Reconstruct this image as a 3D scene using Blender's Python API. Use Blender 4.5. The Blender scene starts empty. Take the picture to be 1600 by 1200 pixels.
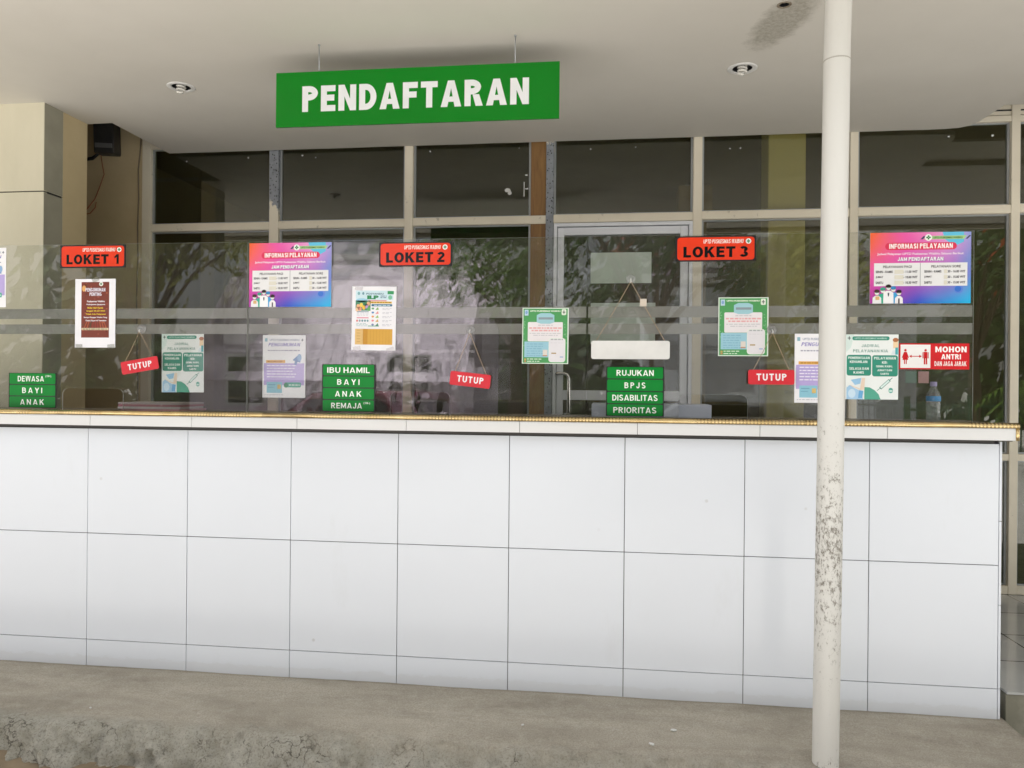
import bpy, bmesh, math, random
from mathutils import Vector, Matrix, noise
random.seed(7)
sc = bpy.context.scene
COL = sc.collection
R = math.radians

# ------------------------------------------------------------------ camera, sky, sun, exposure
cd = bpy.data.cameras.new('camera'); cam = bpy.data.objects.new('camera', cd); COL.objects.link(cam)
yaw, pitch, roll = -.1268, .0002, .0086
cy, sy, cp, sp, cr, sr = math.cos(yaw), math.sin(yaw), math.cos(pitch), math.sin(pitch), math.cos(roll), math.sin(roll)
fw = Vector((sy*cp, cy*cp, sp)); r0 = Vector((cy, -sy, 0)); u0 = r0.cross(fw)
rr = r0*cr + u0*sr; uu = -r0*sr + u0*cr
m = Matrix((rr, uu, -fw)).transposed().to_4x4(); m.translation = Vector((.4334, -3.337, 1.3383))
cam.matrix_world = m
cd.sensor_width = 36; cd.lens = 27.0; cd.clip_start = .05; cd.clip_end = 900
sc.camera = cam

SUN_EL, SUN_AZ = R(68), R(-80)           # azimuth from +Y towards +X: the sun stands behind the building
sdir = Vector((math.cos(SUN_EL)*math.sin(SUN_AZ), math.cos(SUN_EL)*math.cos(SUN_AZ), math.sin(SUN_EL)))
w = bpy.data.worlds.new('World'); sc.world = w; w.use_nodes = True
nt = w.node_tree; bg = nt.nodes['Background']
sky = nt.nodes.new('ShaderNodeTexSky'); sky.sky_type = 'NISHITA'; sky.sun_disc = False
sky.sun_elevation = SUN_EL; sky.sun_rotation = SUN_AZ; sky.dust_density = 4.0; sky.air_density = 1.0; sky.ozone_density = 1.0
tc = nt.nodes.new('ShaderNodeTexCoord'); cn = nt.nodes.new('ShaderNodeTexNoise'); cn.inputs['Scale'].default_value = 2.2
cn.inputs['Detail'].default_value = 7; cr_ = nt.nodes.new('ShaderNodeValToRGB')
cr_.color_ramp.elements[0].position = .36; cr_.color_ramp.elements[1].position = .60
mixs = nt.nodes.new('ShaderNodeMix'); mixs.data_type = 'RGBA'; mixs.inputs[7].default_value = (11.5, 11.3, 11.0, 1)
nt.links.new(tc.outputs['Generated'], cn.inputs['Vector']); nt.links.new(cn.outputs['Fac'], cr_.inputs['Fac'])
nt.links.new(cr_.outputs['Color'], mixs.inputs[0]); nt.links.new(sky.outputs[0], mixs.inputs[6])
nt.links.new(mixs.outputs[2], bg.inputs['Color']); bg.inputs['Strength'].default_value = .06
sd = bpy.data.lights.new('sun', 'SUN'); sd.energy = 4.6; sd.angle = R(10); sd.color = (1, .975, .945)
sun = bpy.data.objects.new('sun', sd); COL.objects.link(sun)
sun.rotation_euler = (-sdir).to_track_quat('-Z', 'Y').to_euler(); sun.location = (0, 0, 20)
vs = sc.view_settings; vs.view_transform = 'Standard'; vs.look = 'None'; vs.gamma = 1; vs.exposure = 1.14
try:
    sc.cycles.max_bounces = 10; sc.cycles.diffuse_bounces = 5; sc.cycles.glossy_bounces = 5
    sc.cycles.transparent_max_bounces = 24; sc.cycles.transmission_bounces = 6; sc.cycles.caustics_reflective = False
    sc.cycles.use_denoising = True
except Exception: pass

# ------------------------------------------------------------------ helpers
def s2l(c):
    return tuple((x/12.92 if x <= .04045 else ((x+.055)/1.055)**2.4) for x in c)
def hx(h):
    h = h.lstrip('#'); return s2l([int(h[i:i+2], 16)/255 for i in (0, 2, 4)])

class NT:
    def __init__(s, name):
        s.m = bpy.data.materials.new(name); s.m.use_nodes = True; s.t = s.m.node_tree
        s.b = s.t.nodes['Principled BSDF']; s.out = s.t.nodes['Material Output']
    def n(s, ty, **kw):
        x = s.t.nodes.new('ShaderNode'+ty)
        for k, v in kw.items():
            if k in x.inputs.keys() if hasattr(x.inputs, 'keys') else False: x.inputs[k].default_value = v
            else: setattr(x, k, v)
        return x
    def l(s, a, b): s.t.links.new(a, b)
    def coords(s, scale=(1, 1, 1), kind='Object'):
        t = s.n('TexCoord'); mp = s.n('Mapping'); mp.inputs['Scale'].default_value = scale
        s.l(t.outputs[kind], mp.inputs['Vector']); return mp.outputs['Vector']
    def noise(s, vec, scale, detail=4, rough=.55, dist=0):
        x = s.n('TexNoise'); x.inputs['Scale'].default_value = scale; x.inputs['Detail'].default_value = detail
        x.inputs['Roughness'].default_value = rough; x.inputs['Distortion'].default_value = dist
        s.l(vec, x.inputs['Vector']); return x.outputs['Fac']
    def ramp(s, fac, a, b, ca=(0, 0, 0), cb=(1, 1, 1)):
        x = s.n('ValToRGB'); e = x.color_ramp.elements
        e[0].position = a; e[1].position = b; e[0].color = (*ca, 1); e[1].color = (*cb, 1)
        s.l(fac, x.inputs['Fac']); return x.outputs['Color']
    def mix(s, fac, a, b, mode='MIX'):
        x = s.n('Mix'); x.data_type = 'RGBA'; x.blend_type = mode
        for v, i in ((fac, 0), (a, 6), (b, 7)):
            if hasattr(v, 'is_linked'): s.l(v, x.inputs[i])
            else: x.inputs[i].default_value = v if i == 0 else (*v, 1)
        return x.outputs[2]
    def math(s, op, a, b=0., c=0.):
        x = s.n('Math'); x.operation = op
        for i, v in enumerate((a, b, c)):
            if hasattr(v, 'is_linked'): s.l(v, x.inputs[i])
            else: x.inputs[i].default_value = v
        return x.outputs[0]
    def bump(s, h, strength=.3, dist=.01):
        x = s.n('Bump'); x.inputs['Strength'].default_value = strength; x.inputs['Distance'].default_value = dist
        s.l(h, x.inputs['Height']); s.l(x.outputs[0], s.b.inputs['Normal']); return x.outputs[0]
    def col(s, c):
        if hasattr(c, 'is_linked'): s.l(c, s.b.inputs['Base Color'])
        else: s.b.inputs['Base Color'].default_value = (*c, 1)
    def set(s, rough=None, metal=None, spec=None):
        if rough is not None: s.b.inputs['Roughness'].default_value = rough
        if metal is not None: s.b.inputs['Metallic'].default_value = metal
        if spec is not None: s.b.inputs['Specular IOR Level'].default_value = spec

def pm(name, c, c2=None, scale=6, rough=.5, metal=0, bump=0, bscale=60, spec=.5, lo=.35, hi=.65):
    k = NT(name); v = k.coords()
    if c2 is None: c2 = tuple(x*.86 for x in c)
    k.col(k.mix(k.ramp(k.noise(v, scale, 5), lo, hi), c, c2)); k.set(rough, metal, spec)
    if bump: k.bump(k.noise(v, bscale, 4), bump, .004)
    return k.m

def glassy(name, tint, rough=.0, base=.045, dust=0., dustcol=(.6, .58, .52), bump=None, film=False):
    """thin clear sheet: what lies behind shows through, tinted; Schlick reflection on every face; a little dust"""
    k = NT(name); t = k.t; t.nodes.remove(k.b)
    tr = k.n('BsdfTransparent'); tr.inputs[0].default_value = (*tint, 1)
    gl = k.n('BsdfGlossy'); gl.inputs['Roughness'].default_value = rough; gl.inputs[0].default_value = (1, 1, 1, 1)
    lw = k.n('LayerWeight'); lw.inputs['Blend'].default_value = .5
    f5 = k.math('POWER', lw.outputs['Facing'], 5.0)
    fr = k.math('MULTIPLY_ADD', f5, 1-base, base)
    v = k.coords()
    if bump:
        bn = k.n('Bump'); bn.inputs['Strength'].default_value = bump[0]; bn.inputs['Distance'].default_value = bump[2]
        k.l(k.noise(k.coords(bump[3] if len(bump) > 3 else (1, 1, 1)), bump[1], 2, .45, .6), bn.inputs['Height']); k.l(bn.outputs[0], gl.inputs['Normal'])
    ms = k.n('MixShader'); k.l(fr, ms.inputs[0]); k.l(tr.outputs[0], ms.inputs[1]); k.l(gl.outputs[0], ms.inputs[2])
    last = ms.outputs[0]
    if dust:
        df = k.n('BsdfDiffuse'); df.inputs[0].default_value = (*dustcol, 1)
        m2 = k.n('MixShader'); d = k.math('MULTIPLY', k.ramp(k.noise(v, 2.2, 7, .65), .3, .8), dust)
        k.l(k.math('ADD', d, dust*.35), m2.inputs[0]); k.l(last, m2.inputs[1]); k.l(df.outputs[0], m2.inputs[2]); last = m2.outputs[0]
    k.l(last, k.out.inputs['Surface']); return k.m

class MB:
    def __init__(s): s.b = bmesh.new()
    def _fin(s, fs, mi):
        for f in fs: f.material_index = mi
        return fs
    def box(s, x0, x1, y0, y1, z0, z1, mi=0, bev=0, mtx=None):
        vs = [s.b.verts.new(p) for p in ((x0,y0,z0),(x1,y0,z0),(x1,y1,z0),(x0,y1,z0),(x0,y0,z1),(x1,y0,z1),(x1,y1,z1),(x0,y1,z1))]
        if mtx:
            for v in vs: v.co = mtx @ v.co
        fs = [s.b.faces.new([vs[i] for i in q]) for q in ((3,2,1,0),(4,5,6,7),(0,1,5,4),(1,2,6,5),(2,3,7,6),(3,0,4,7))]
        s._fin(fs, mi)
        if bev:
            es = list({e for f in fs for e in f.edges})
            bmesh.ops.bevel(s.b, geom=es, offset=bev, segments=2, profile=.5, affect='EDGES', clamp_overlap=True)
        return s
    def ring(s, c, ax, up, ra, n, rb=None):
        ax = ax.normalized(); up = (up - ax*up.dot(ax)).normalized(); sd_ = ax.cross(up); rb = rb or ra
        return [s.b.verts.new(c + up*(math.cos(2*math.pi*i/n)*ra) + sd_*(math.sin(2*math.pi*i/n)*rb)) for i in range(n)]
    def tube(s, pts, rad, n=8, mi=0, cap=True, smooth=True):
        pts = [Vector(p) for p in pts]; rads = rad if isinstance(rad, (list, tuple)) else [rad]*len(pts)
        up = Vector((.31, .77, .55)); prev = None; fs = []
        for i, p in enumerate(pts):
            d = (pts[min(i+1, len(pts)-1)] - pts[max(i-1, 0)])
            if d.length < 1e-9: d = Vector((0, 0, 1))
            if abs(d.normalized().dot(up.normalized())) > .95: up = Vector((1, 0, .1))
            rg = s.ring(p, d, up, rads[i], n)
            if prev:
                for j in range(n): fs.append(s.b.faces.new((prev[j], prev[(j+1) % n], rg[(j+1) % n], rg[j])))
            elif cap: fs.append(s.b.faces.new(rg[::-1]))
            prev = rg
        if cap: fs.append(s.b.faces.new(prev))
        for f in fs: f.smooth = smooth and len(f.verts) == 4
        return s._fin(fs, mi) and s
    def lathe(s, prof, c=(0, 0, 0), n=24, mi=0, smooth=True):
        c = Vector(c); prev = None; fs = []
        for r, z in prof:
            rg = [s.b.verts.new(c + Vector((math.cos(2*math.pi*i/n)*r, math.sin(2*math.pi*i/n)*r, z))) for i in range(n)]
            if prev:
                for j in range(n): fs.append(s.b.faces.new((prev[j], prev[(j+1) % n], rg[(j+1) % n], rg[j])))
            prev = rg
        for f in fs: f.smooth = smooth
        return s._fin(fs, mi) and s
    def prism(s, pts, y0, y1, mi=0, side=None):
        """outline in x,z extruded along y (front face at y0)"""
        a = [s.b.verts.new((x, y0, z)) for x, z in pts]; b = [s.b.verts.new((x, y1, z)) for x, z in pts]
        n = len(pts); f1 = [s.b.faces.new(a), s.b.faces.new(b[::-1])]
        f2 = [s.b.faces.new((a[j], b[j], b[(j+1) % n], a[(j+1) % n])) for j in range(n)]
        s._fin(f1, mi); s._fin(f2, mi if side is None else side); return s
    def build(s, name, mats, parent=None, loc=None, rot=None, recalc=True):
        if recalc: bmesh.ops.recalc_face_normals(s.b, faces=s.b.faces)
        me = bpy.data.meshes.new(name); s.b.to_mesh(me); s.b.free()
        for x in (mats if isinstance(mats, (list, tuple)) else [mats]): me.materials.append(x)
        o = bpy.data.objects.new(name, me); COL.objects.link(o)
        if parent: o.parent = parent
        if loc: o.location = loc
        if rot: o.rotation_euler = rot
        return o

def tag(o, label, cat, group=None, kind=None):
    if label: o['label'] = label
    if cat: o['category'] = cat
    if group: o['group'] = group
    if kind: o['kind'] = kind
    return o
def thing(name, label, cat, loc=(0, 0, 0), rot=(0, 0, 0), group=None):
    o = bpy.data.objects.new(name, None); o.empty_display_size = .05; COL.objects.link(o)
    o.location = loc; o.rotation_euler = rot; return tag(o, label, cat, group)
def rrect(x0, z0, x1, z1, r, n=5):
    p = []
    for cx, cz, a in ((x1-r, z1-r, 0), (x0+r, z1-r, 90), (x0+r, z0+r, 180), (x1-r, z0+r, 270)):
        for i in range(n+1):
            t = R(a + 90*i/n); p.append((cx + r*math.cos(t), cz + r*math.sin(t)))
    return p[::-1]

# flat print: coloured pieces and lettering laid on a card, one mesh, the inks kept in a colour attribute
_tc = bpy.data.curves.new('lettering_source', 'FONT'); _to = bpy.data.objects.new('lettering_source', _tc); COL.objects.link(_to)
def glyphs(body, bold=.0, res=3, space=1.0, shear=0):
    _tc.body = body; _tc.offset = bold; _tc.resolution_u = res; _tc.space_character = space; _tc.shear = shear; _tc.fill_mode = 'FRONT'
    bpy.context.view_layer.update()
    ev = _to.evaluated_get(bpy.context.evaluated_depsgraph_get()); me = ev.to_mesh()
    vs_ = [(v.co.x, v.co.y) for v in me.vertices]; fs_ = [tuple(p.vertices) for p in me.polygons]; ev.to_mesh_clear()
    return vs_, fs_
def block(body, t=.2, gap=.13):
    """heavy upright sans capitals drawn as outlines; unit height"""
    P = []; x = 0.
    def q(*p): P.append([(x+a, b) for a, b in p])
    def rc(a, b, c, d): q((a, b), (c, b), (c, d), (a, d))
    def strip(pts, th, th2=None):
        n = len(pts); L_ = []
        for i, p in enumerate(pts):
            a = pts[max(i-1, 0)]; b = pts[min(i+1, n-1)]; dx, dy = b[0]-a[0], b[1]-a[1]; l = math.hypot(dx, dy) or 1
            # slimmer where the stroke runs level, as in printed capitals
            k = th*(1 - .14*abs(dx)/l) if th2 is None else th2; L_.append(((p[0]-dy/l*k/2, p[1]+dx/l*k/2), (p[0]+dy/l*k/2, p[1]-dx/l*k/2)))
        for a, b in zip(L_, L_[1:]): q(a[0], a[1], b[1], b[0])
    def arc(cx, cy_, rx, ry, a0, a1, n=14): return [(cx+rx*math.cos(R(a0+(a1-a0)*i/n)), cy_+ry*math.sin(R(a0+(a1-a0)*i/n))) for i in range(n+1)]
    h = t*.86
    for ch in body:
        w = .78
        if ch == ' ': x += .34; continue
        if ch in 'EFL':
            w = .66 if ch != 'L' else .62; rc(0, 0, t, 1)
            if ch in 'EL': rc(t, 0, w, h)
            if ch in 'EF': rc(t, 1-h, w, 1); rc(t, .5-h*.5+.02, w-.05, .5+h*.5+.02)
        elif ch == 'T': w = .74; rc(0, 1-h, w, 1); rc(w/2-t/2, 0, w/2+t/2, 1-h)
        elif ch == 'I': w = t; rc(0, 0, t, 1)
        elif ch == 'H': rc(0, 0, t, 1); rc(w-t, 0, w, 1); rc(t, .5-h/2, w-t, .5+h/2)
        elif ch == 'N': w = .80; rc(0, 0, t, 1); rc(w-t, 0, w, 1); d = min(.45, t*1.75); q((t, 1), (t, 1-d), (w-t, 0), (w-t, d))
        elif ch == 'M': w = .95; rc(0, 0, t, 1); rc(w-t, 0, w, 1); d = .42; q((t, 1), (t, 1-d), (w/2, 0), (w/2, d)); q((w-t, 1), (w/2, d), (w/2, 0), (w-t, 1-d))
        elif ch in 'AV':
            w = .90; a = t*1.05; sx_ = t*1.08; hi = 1-h*1.25; fl = (lambda p: p) if ch == 'A' else (lambda p: (p[0], 1-p[1]))
            q(*map(fl, ((0, 0), (sx_, 0), (w/2, hi), (w/2, 1), (w/2-a/2, 1)))); q(*map(fl, ((w, 0), (w/2+a/2, 1), (w/2, 1), (w/2, hi), (w-sx_, 0))))
            if ch == 'A':
                xi = lambda y: sx_+(w/2-sx_)*y/hi
                q((xi(.19), .19), (w-xi(.19), .19), (w-xi(.19+h*.85), .19+h*.85), (xi(.19+h*.85), .19+h*.85))
        elif ch in 'PRB':
            w = .72; rc(0, 0, t, 1); b = .44 if ch != 'B' else .47; ry = (1-b)/2
            r_ = w-t/2-.30; strip([(t, 1-h/2), (.30, 1-h/2)] + arc(.30, 1-ry, r_, ry-h/2, 90, -90) + [(t, b+h/2)], t)
            if ch == 'R': w = .80; q((t+.08, b), (t+.08+t*1.05, b), (w, 0), (w-t*1.15, 0))
            if ch == 'B': w = .76; strip([(t, b+h/2-.0), (.32, b+h/2)] + arc(.32, (b+h)/2, w-t/2-.32, (b+h)/2-h/2, 90, -90) + [(t, h/2)], t)
        elif ch == 'D': w = .78; rc(0, 0, t, 1); strip([(t, 1-h/2), (.30, 1-h/2)] + arc(.30, .5, w-t/2-.30, .5-h/2, 90, -90, 18) + [(t, h/2)], t)
        elif ch == 'O': w = .86; strip(arc(w/2, .5, w/2-t/2, .5-h/2+.012, 0, 360, 32), t)
        elif ch == 'C': w = .82; strip(arc(w/2, .5, w/2-t/2, .5-h/2+.012, 45, 315, 24), t)
        elif ch == 'G': w = .86; strip(arc(w/2, .5, w/2-t/2, .5-h/2+.012, 45, 345, 26), t); rc(w/2, .5-h*.9, w-.005, .5-.0)
        elif ch == 'U': w = .78; strip([(t/2, 1), (t/2, .36)] + arc(w/2, .36, w/2-t/2, .36-h/2, 180, 360, 18) + [(w-t/2, 1)], t)
        elif ch == 'J': w = .62; strip([(w-t/2, 1), (w-t/2, .32)] + arc(w/2, .32, w/2-t/2, .32-h/2, 0, -180, 16), t)
        elif ch == 'K': w = .84; rc(0, 0, t, 1); q((t, .33), (t, .60), (w-t*1.25, 1), (w-.02, 1)); q((.30, .46), (.46, .62), (w+.02, 0), (w-t*1.25, 0))
        elif ch == 'Y': w = .84; q((0, 1), (t*1.15, 1), (w/2, .62), (w/2, .40), (w/2-t/2, .40)); q((w, 1), (w/2+t/2, .40), (w/2, .40), (w/2, .62), (w-t*1.15, 1)); rc(w/2-t/2, 0, w/2+t/2, .40)
        elif ch == 'W':
            w = 1.18; a = t*.98
            for k_ in (0, w/2): q((k_, 1), (k_+a, 1), (k_+w/4+a*.3, .22), (k_+w/4+a*.3, 0), (k_+w/4-a*.42, 0)); q((k_+w/2, 1), (k_+w/4+a*.42+.0, 0), (k_+w/4+a*.3, 0), (k_+w/4+a*.3, .22), (k_+w/2-a, 1))
        elif ch == 'S':
            w = .74; strip(arc(w/2, .735, w/2-t/2-.01, .265-h/2+.01, 20, 250, 16) + arc(w/2, .265, w/2-t/2, .265-h/2+.01, 75, -165, 16), t)
        elif ch == '1': w = .52; rc(w-t*1.05, 0, w, 1); q((w-t*1.05, .98), (w-t*1.05, .70), (0, .56), (0, .76))
        elif ch == '2': w = .72; strip(arc(w/2, .70, w/2-t/2, .30-h/2, 165, -35, 16) + [(t*.62, h)], t); rc(0, 0, w, h)
        elif ch == '3': w = .72; strip(arc(w/2-.01, .745, w/2-t/2-.02, .255-h/2, 160, -80, 16), t); strip(arc(w/2-.01, .275, w/2-t/2, .275-h/2, 85, -160, 16), t)
        elif ch == ':': w = t; rc(0, 0, t, t); rc(0, .5, t, .5+t)
        elif ch == ',': w = t; q((0, t), (0, 0), (t*.2, -.15), (t, 0), (t, t))
        elif ch == '-': w = .34; rc(0, .38, w, .38+h)
        x += w + gap
    vs_, fs_ = [], []
    for p in P: fs_.append(list(range(len(vs_), len(vs_)+len(p)))); vs_ += p
    return vs_, fs_
class Print:
    STEP = .00022
    def __init__(s, w, h): s.w, s.h = w, h; s.v, s.f, s.c = [], [], []
    def _add(s, pts, faces, col, L):
        o = len(s.v); y = -s.STEP*L
        s.v += [((x-.5)*s.w, y, (z-.5)*s.h) for x, z in pts]
        for f in faces: s.f.append([o+i for i in f]); s.c.append(col if isinstance(col, list) else hx(col))
    def poly(s, pts, col, L=1): s._add(pts, [list(range(len(pts)))], col, L); return s
    def rect(s, x0, z0, x1, z1, col, L=1, r=0):
        if not r: return s.poly([(x0,z0),(x1,z0),(x1,z1),(x0,z1)], col, L)
        a = s.w/s.h; p = rrect(x0*a, z0, x1*a, z1, r)
        return s.poly([(x/a, z) for x, z in p[::-1]], col, L)
    def ell(s, cx, cz, rx, rz, col, L=1, n=20, a0=0, a1=360):
        return s.poly([(cx+rx*math.cos(R(a0+(a1-a0)*i/n)), cz+rz*math.sin(R(a0+(a1-a0)*i/n))) for i in range(n + (0 if a1-a0 == 360 else 1))], col, L)
    def grad(s, nx, nz, fn, L=0):
        for i in range(nx):
            for j in range(nz):
                q = [(i/nx,j/nz),((i+1)/nx,j/nz),((i+1)/nx,(j+1)/nz),(i/nx,(j+1)/nz)]
                s._add(q, [[0,1,2,3]], [fn(*p) for p in q], L)
        return s
    def text(s, body, x0, z0, x1, z1, col, L=2, bold=.02, res=3, space=1.0, shear=0):
        vs_, fs_ = glyphs(body, bold, res, space, shear)
        xs = [v[0] for v in vs_]; zs = [v[1] for v in vs_]; a, b, c, d = min(xs), max(xs), min(zs), max(zs)
        s._add([(x0+(x-a)/(b-a)*(x1-x0), z0+(z-c)/(d-c)*(z1-z0)) for x, z in vs_], fs_, col, L); return s
    def big(s, body, x0, z0, x1, z1, col, L=2, t=.2, gap=.13, shear=0):
        vs_, fs_ = block(body, t, gap); a = min(v[0] for v in vs_); b = max(v[0] for v in vs_)
        P_ = [(x0+(x-a)/(b-a)*(x1-x0) + shear*(z-.5), z0+z*(z1-z0)) for x, z in vs_]; n0 = len(s.v)
        s._add(P_, fs_, col, L)
        for i, f in enumerate(fs_):          # strokes that touch lie a hair apart
            for j in f: s.v[n0+j] = (s.v[n0+j][0], s.v[n0+j][1] - (i % 3)*.00003, s.v[n0+j][2])
        return s
    def words(s, x0, x1, z, h, col, L=2, seed=0, n=None, centre=False):
        """an illegible line of small type: word-sized marks"""
        rg = random.Random(seed); x = x0
        while x < x1 - .02:
            wd = min(rg.uniform(.03, .10), x1 - x); s.rect(x, z, x+wd, z+h, col, L); x += wd + .018
        return s
    def build(s, name, parent, y=0, mat=None):
        me = bpy.data.meshes.new(name); me.from_pydata(s.v, [], s.f)
        ca = me.color_attributes.new('Ink', 'FLOAT_COLOR', 'CORNER'); k = 0
        for f, c in zip(s.f, s.c):
            for i in range(len(f)):
                cc = c[i] if isinstance(c, list) else c; ca.data[k].color = (*cc, 1); k += 1
        me.materials.append(mat or INK); o = bpy.data.objects.new(name, me); COL.objects.link(o); o.parent = parent; o.location = (0, y, 0)
        return o

def ink_mat(name, rough):
    k = NT(name); a = k.n('Attribute'); a.attribute_name = 'Ink'
    v = k.coords(); fade = k.ramp(k.noise(v, 9, 4), .3, .8, (1, 1, 1), (.9, .9, .9))
    k.col(k.mix(1.0, a.outputs['Color'], fade, 'MULTIPLY')); k.set(rough, 0, .4); return k.m
INK = ink_mat('printed_ink', .45); VINYL = ink_mat('printed_vinyl', .22)

# ------------------------------------------------------------------ materials
k = NT('glazed_white_tile'); v = k.coords()
n1 = k.noise(v, .9, 3); n2 = k.noise(v, 7, 5)
base = k.mix(k.ramp(n1, .3, .7), (.752, .787, .842), (.776, .810, .862))
oi = k.n('ObjectInfo')
smudge = k.ramp(k.noise(k.coords((1, 1, .35)), 3.5, 8, .7), .60, .85, (1, 1, 1), (.93, .925, .91))
base = k.mix(1., base, smudge, 'MULTIPLY')
t = k.n('TexCoord'); s3 = k.n('SeparateXYZ'); k.l(t.outputs['Object'], s3.inputs[0])
foot = k.math('MULTIPLY', k.ramp(k.math('ADD', s3.outputs[2], k.math('MULTIPLY', k.noise(k.coords((1, 1, 2.5)), 9, 7, .75), -.075)), -.05, .01, (1,)*3, (0,)*3), .13)
base = k.mix(foot, base, (.44, .40, .33))
vo = k.n('TexVoronoi'); vo.inputs['Scale'].default_value = 5.5; k.l(v, vo.inputs['Vector'])
base = k.mix(k.math('MULTIPLY', k.math('MULTIPLY', k.ramp(vo.outputs['Distance'], .025, .05, (1,)*3, (0,)*3), k.ramp(k.noise(v, 3, 2), .5, .6)), .4), base, (.42, .40, .37))
k.col(base); k.set(.14, 0, .42); k.l(k.ramp(n2, .3, .75, (.11,)*3, (.20,)*3), k.b.inputs['Roughness'])
k.bump(k.noise(v, 2.2, 2), .06, .01); TILE = k.m
k = NT('cap_tile'); v = k.coords(); k.col(k.mix(k.ramp(k.noise(v, 2, 4), .3, .7), (.78, .78, .775), (.74, .74, .73))); k.set(.2); CAPTILE = k.m
GROUT = pm('dark_grout', (.10, .095, .09), rough=.9)
CAPSHADE = pm('dark_cap_shade', (.045, .036, .03), rough=.8)  # shade under the counter cap, put into the colour
k = NT('brass_trim'); v = k.coords(); wv = k.n('TexWave'); wv.wave_type = 'BANDS'; wv.bands_direction = 'X'; wv.inputs['Scale'].default_value = 22; wv.inputs['Distortion'].default_value = .4
k.l(v, wv.inputs['Vector']); wear = k.ramp(k.noise(v, 2.5, 3), .45, .55)
k.col(k.mix(k.ramp(k.noise(v, 14, 5), .3, .7), (.80, .62, .33), (.60, .43, .19))); k.set(.24, .95)
k.bump(k.math('MULTIPLY', wv.outputs['Fac'], wear), .8, .005); BRASS = k.m
COUNTERTOP = pm('counter_top_stone', (.30, .28, .25), (.22, .20, .18), 14, .25, bump=.05)
k = NT('soffit_paint'); v = k.coords(); t = k.n('TexCoord'); sx = k.n('SeparateXYZ'); k.l(t.outputs['Object'], sx.inputs[0])
c0 = k.mix(k.ramp(k.noise(v, .7, 5, .6), .3, .72), (.675, .645, .585), (.605, .575, .515))
c0 = k.mix(k.math('MULTIPLY', k.ramp(k.noise(v, 4, 6, .7), .45, .8), .35), c0, (.61, .58, .525))
# mould patch with its own soft-edged long shape
dx = k.math('SUBTRACT', sx.outputs[0], 1.150); dy = k.math('SUBTRACT', sx.outputs[1], .07)
du = k.math('ADD', dx, k.math('MULTIPLY', dy, .18))
q = k.math('SQRT', k.math('ADD', k.math('POWER', k.math('DIVIDE', du, .12), 2), k.math('POWER', k.math('DIVIDE', dy, .30), 2)))
q = k.math('ADD', q, k.math('MULTIPLY', k.math('SUBTRACT', k.noise(v, 22, 6, .7), .5), .75))
st = k.math('MULTIPLY', k.ramp(q, .6, 1.05, (1, 1, 1), (0, 0, 0)), k.ramp(k.noise(v, 60, 4, .7), .3, .6, (.45,)*3, (1,)*3))
c0 = k.mix(k.math('MULTIPLY', st, .72), c0, (.26, .24, .19))
k.col(c0); k.set(.75, 0, .25); k.bump(k.noise(v, 1.3, 4), .25, .02); SOFFIT = k.m
PLASTER = pm('tan_plaster', (.62, .505, .31), (.55, .445, .26), 3, .85, bump=.25, bscale=40)
PILASTER = pm('yellow_tan_plaster', (.62, .51, .31), (.56, .455, .265), 3, .8, bump=.2, bscale=30)
k = NT('cream_cladding'); v = k.coords((1, 1, .3)); c0 = k.mix(k.ramp(k.noise(v, 4, 6, .65), .3, .75), (.66, .62, .48), (.58, .545, .41))
k.col(k.mix(k.ramp(k.noise(v, 18, 6, .7), .62, .8, (0,)*3, (.5,)*3), c0, (.68, .66, .58))); k.set(.6); k.bump(k.noise(v, 30, 4), .1, .004); CREAM = k.m
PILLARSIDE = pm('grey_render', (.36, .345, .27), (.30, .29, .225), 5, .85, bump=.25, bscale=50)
JOINT = pm('joint_black', (.03, .03, .028), rough=.9)
k = NT('cream_frame_paint'); v = k.coords(); t = k.ramp(k.noise(v, 14, 8, .75), .62, .70)
k.col(k.mix(k.math('MULTIPLY', t, .7), k.mix(k.ramp(k.noise(v, 3, 5), .3, .7), (.80, .735, .60), (.72, .66, .53)), (.30, .26, .20))); k.set(.5); k.bump(k.noise(v, 40, 4), .1, .003); FRAME = k.m
def peel(name, lo, hi):
    k = NT(name); v = k.coords(); vo = k.n('TexVoronoi'); vo.inputs['Scale'].default_value = 1.0; k.l(k.coords((70, 70, 52)), vo.inputs['Vector'])
    hole = k.ramp(vo.outputs['Distance'], .22, .3, (.05,)*3, (1,)*3)
    steel = k.mix(1., k.mix(k.ramp(k.noise(v, 20, 4), .3, .7), (.30, .32, .35), (.20, .215, .24)), hole, 'MULTIPLY')
    t = k.n('TexCoord'); s3 = k.n('SeparateXYZ'); k.l(t.outputs['Object'], s3.inputs[0])
    z = k.math('ADD', s3.outputs[2], k.math('MULTIPLY', k.math('SUBTRACT', k.noise(k.coords((18, 18, 7)), 1, 6, .7), .5), .6))
    msk = k.math('MULTIPLY', k.ramp(k.math('MULTIPLY', k.math('SUBTRACT', z, lo), .5), .0, .01), k.ramp(k.math('MULTIPLY', k.math('SUBTRACT', hi, z), .5), .0, .01))
    k.col(k.mix(msk, (.77, .71, .58), steel)); k.set(.45); return k.m
STEEL = peel('perforated_steel_post', -1, 2.86); PEEL = peel('peeling_cream_post', 2.5, 4)
ALU = pm('grey_aluminium', (.42, .44, .45), rough=.4, metal=.3)
WHITEALU = pm('white_aluminium', (.80, .82, .86), (.74, .76, .80), 3, .35)
k = NT('orange_timber'); v = k.coords((1, 1, .08)); k.col(k.mix(k.ramp(k.noise(v, 40, 6, .6, 1.5), .3, .7), (.30, .165, .055), (.20, .10, .035))); k.set(.5); TIMBER = k.m
GLASS = glassy('tinted_window_glass', (.74, .76, .68), base=.068, dust=.018, dustcol=(.42, .42, .30), bump=(.012, 1.6, .02))
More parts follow.
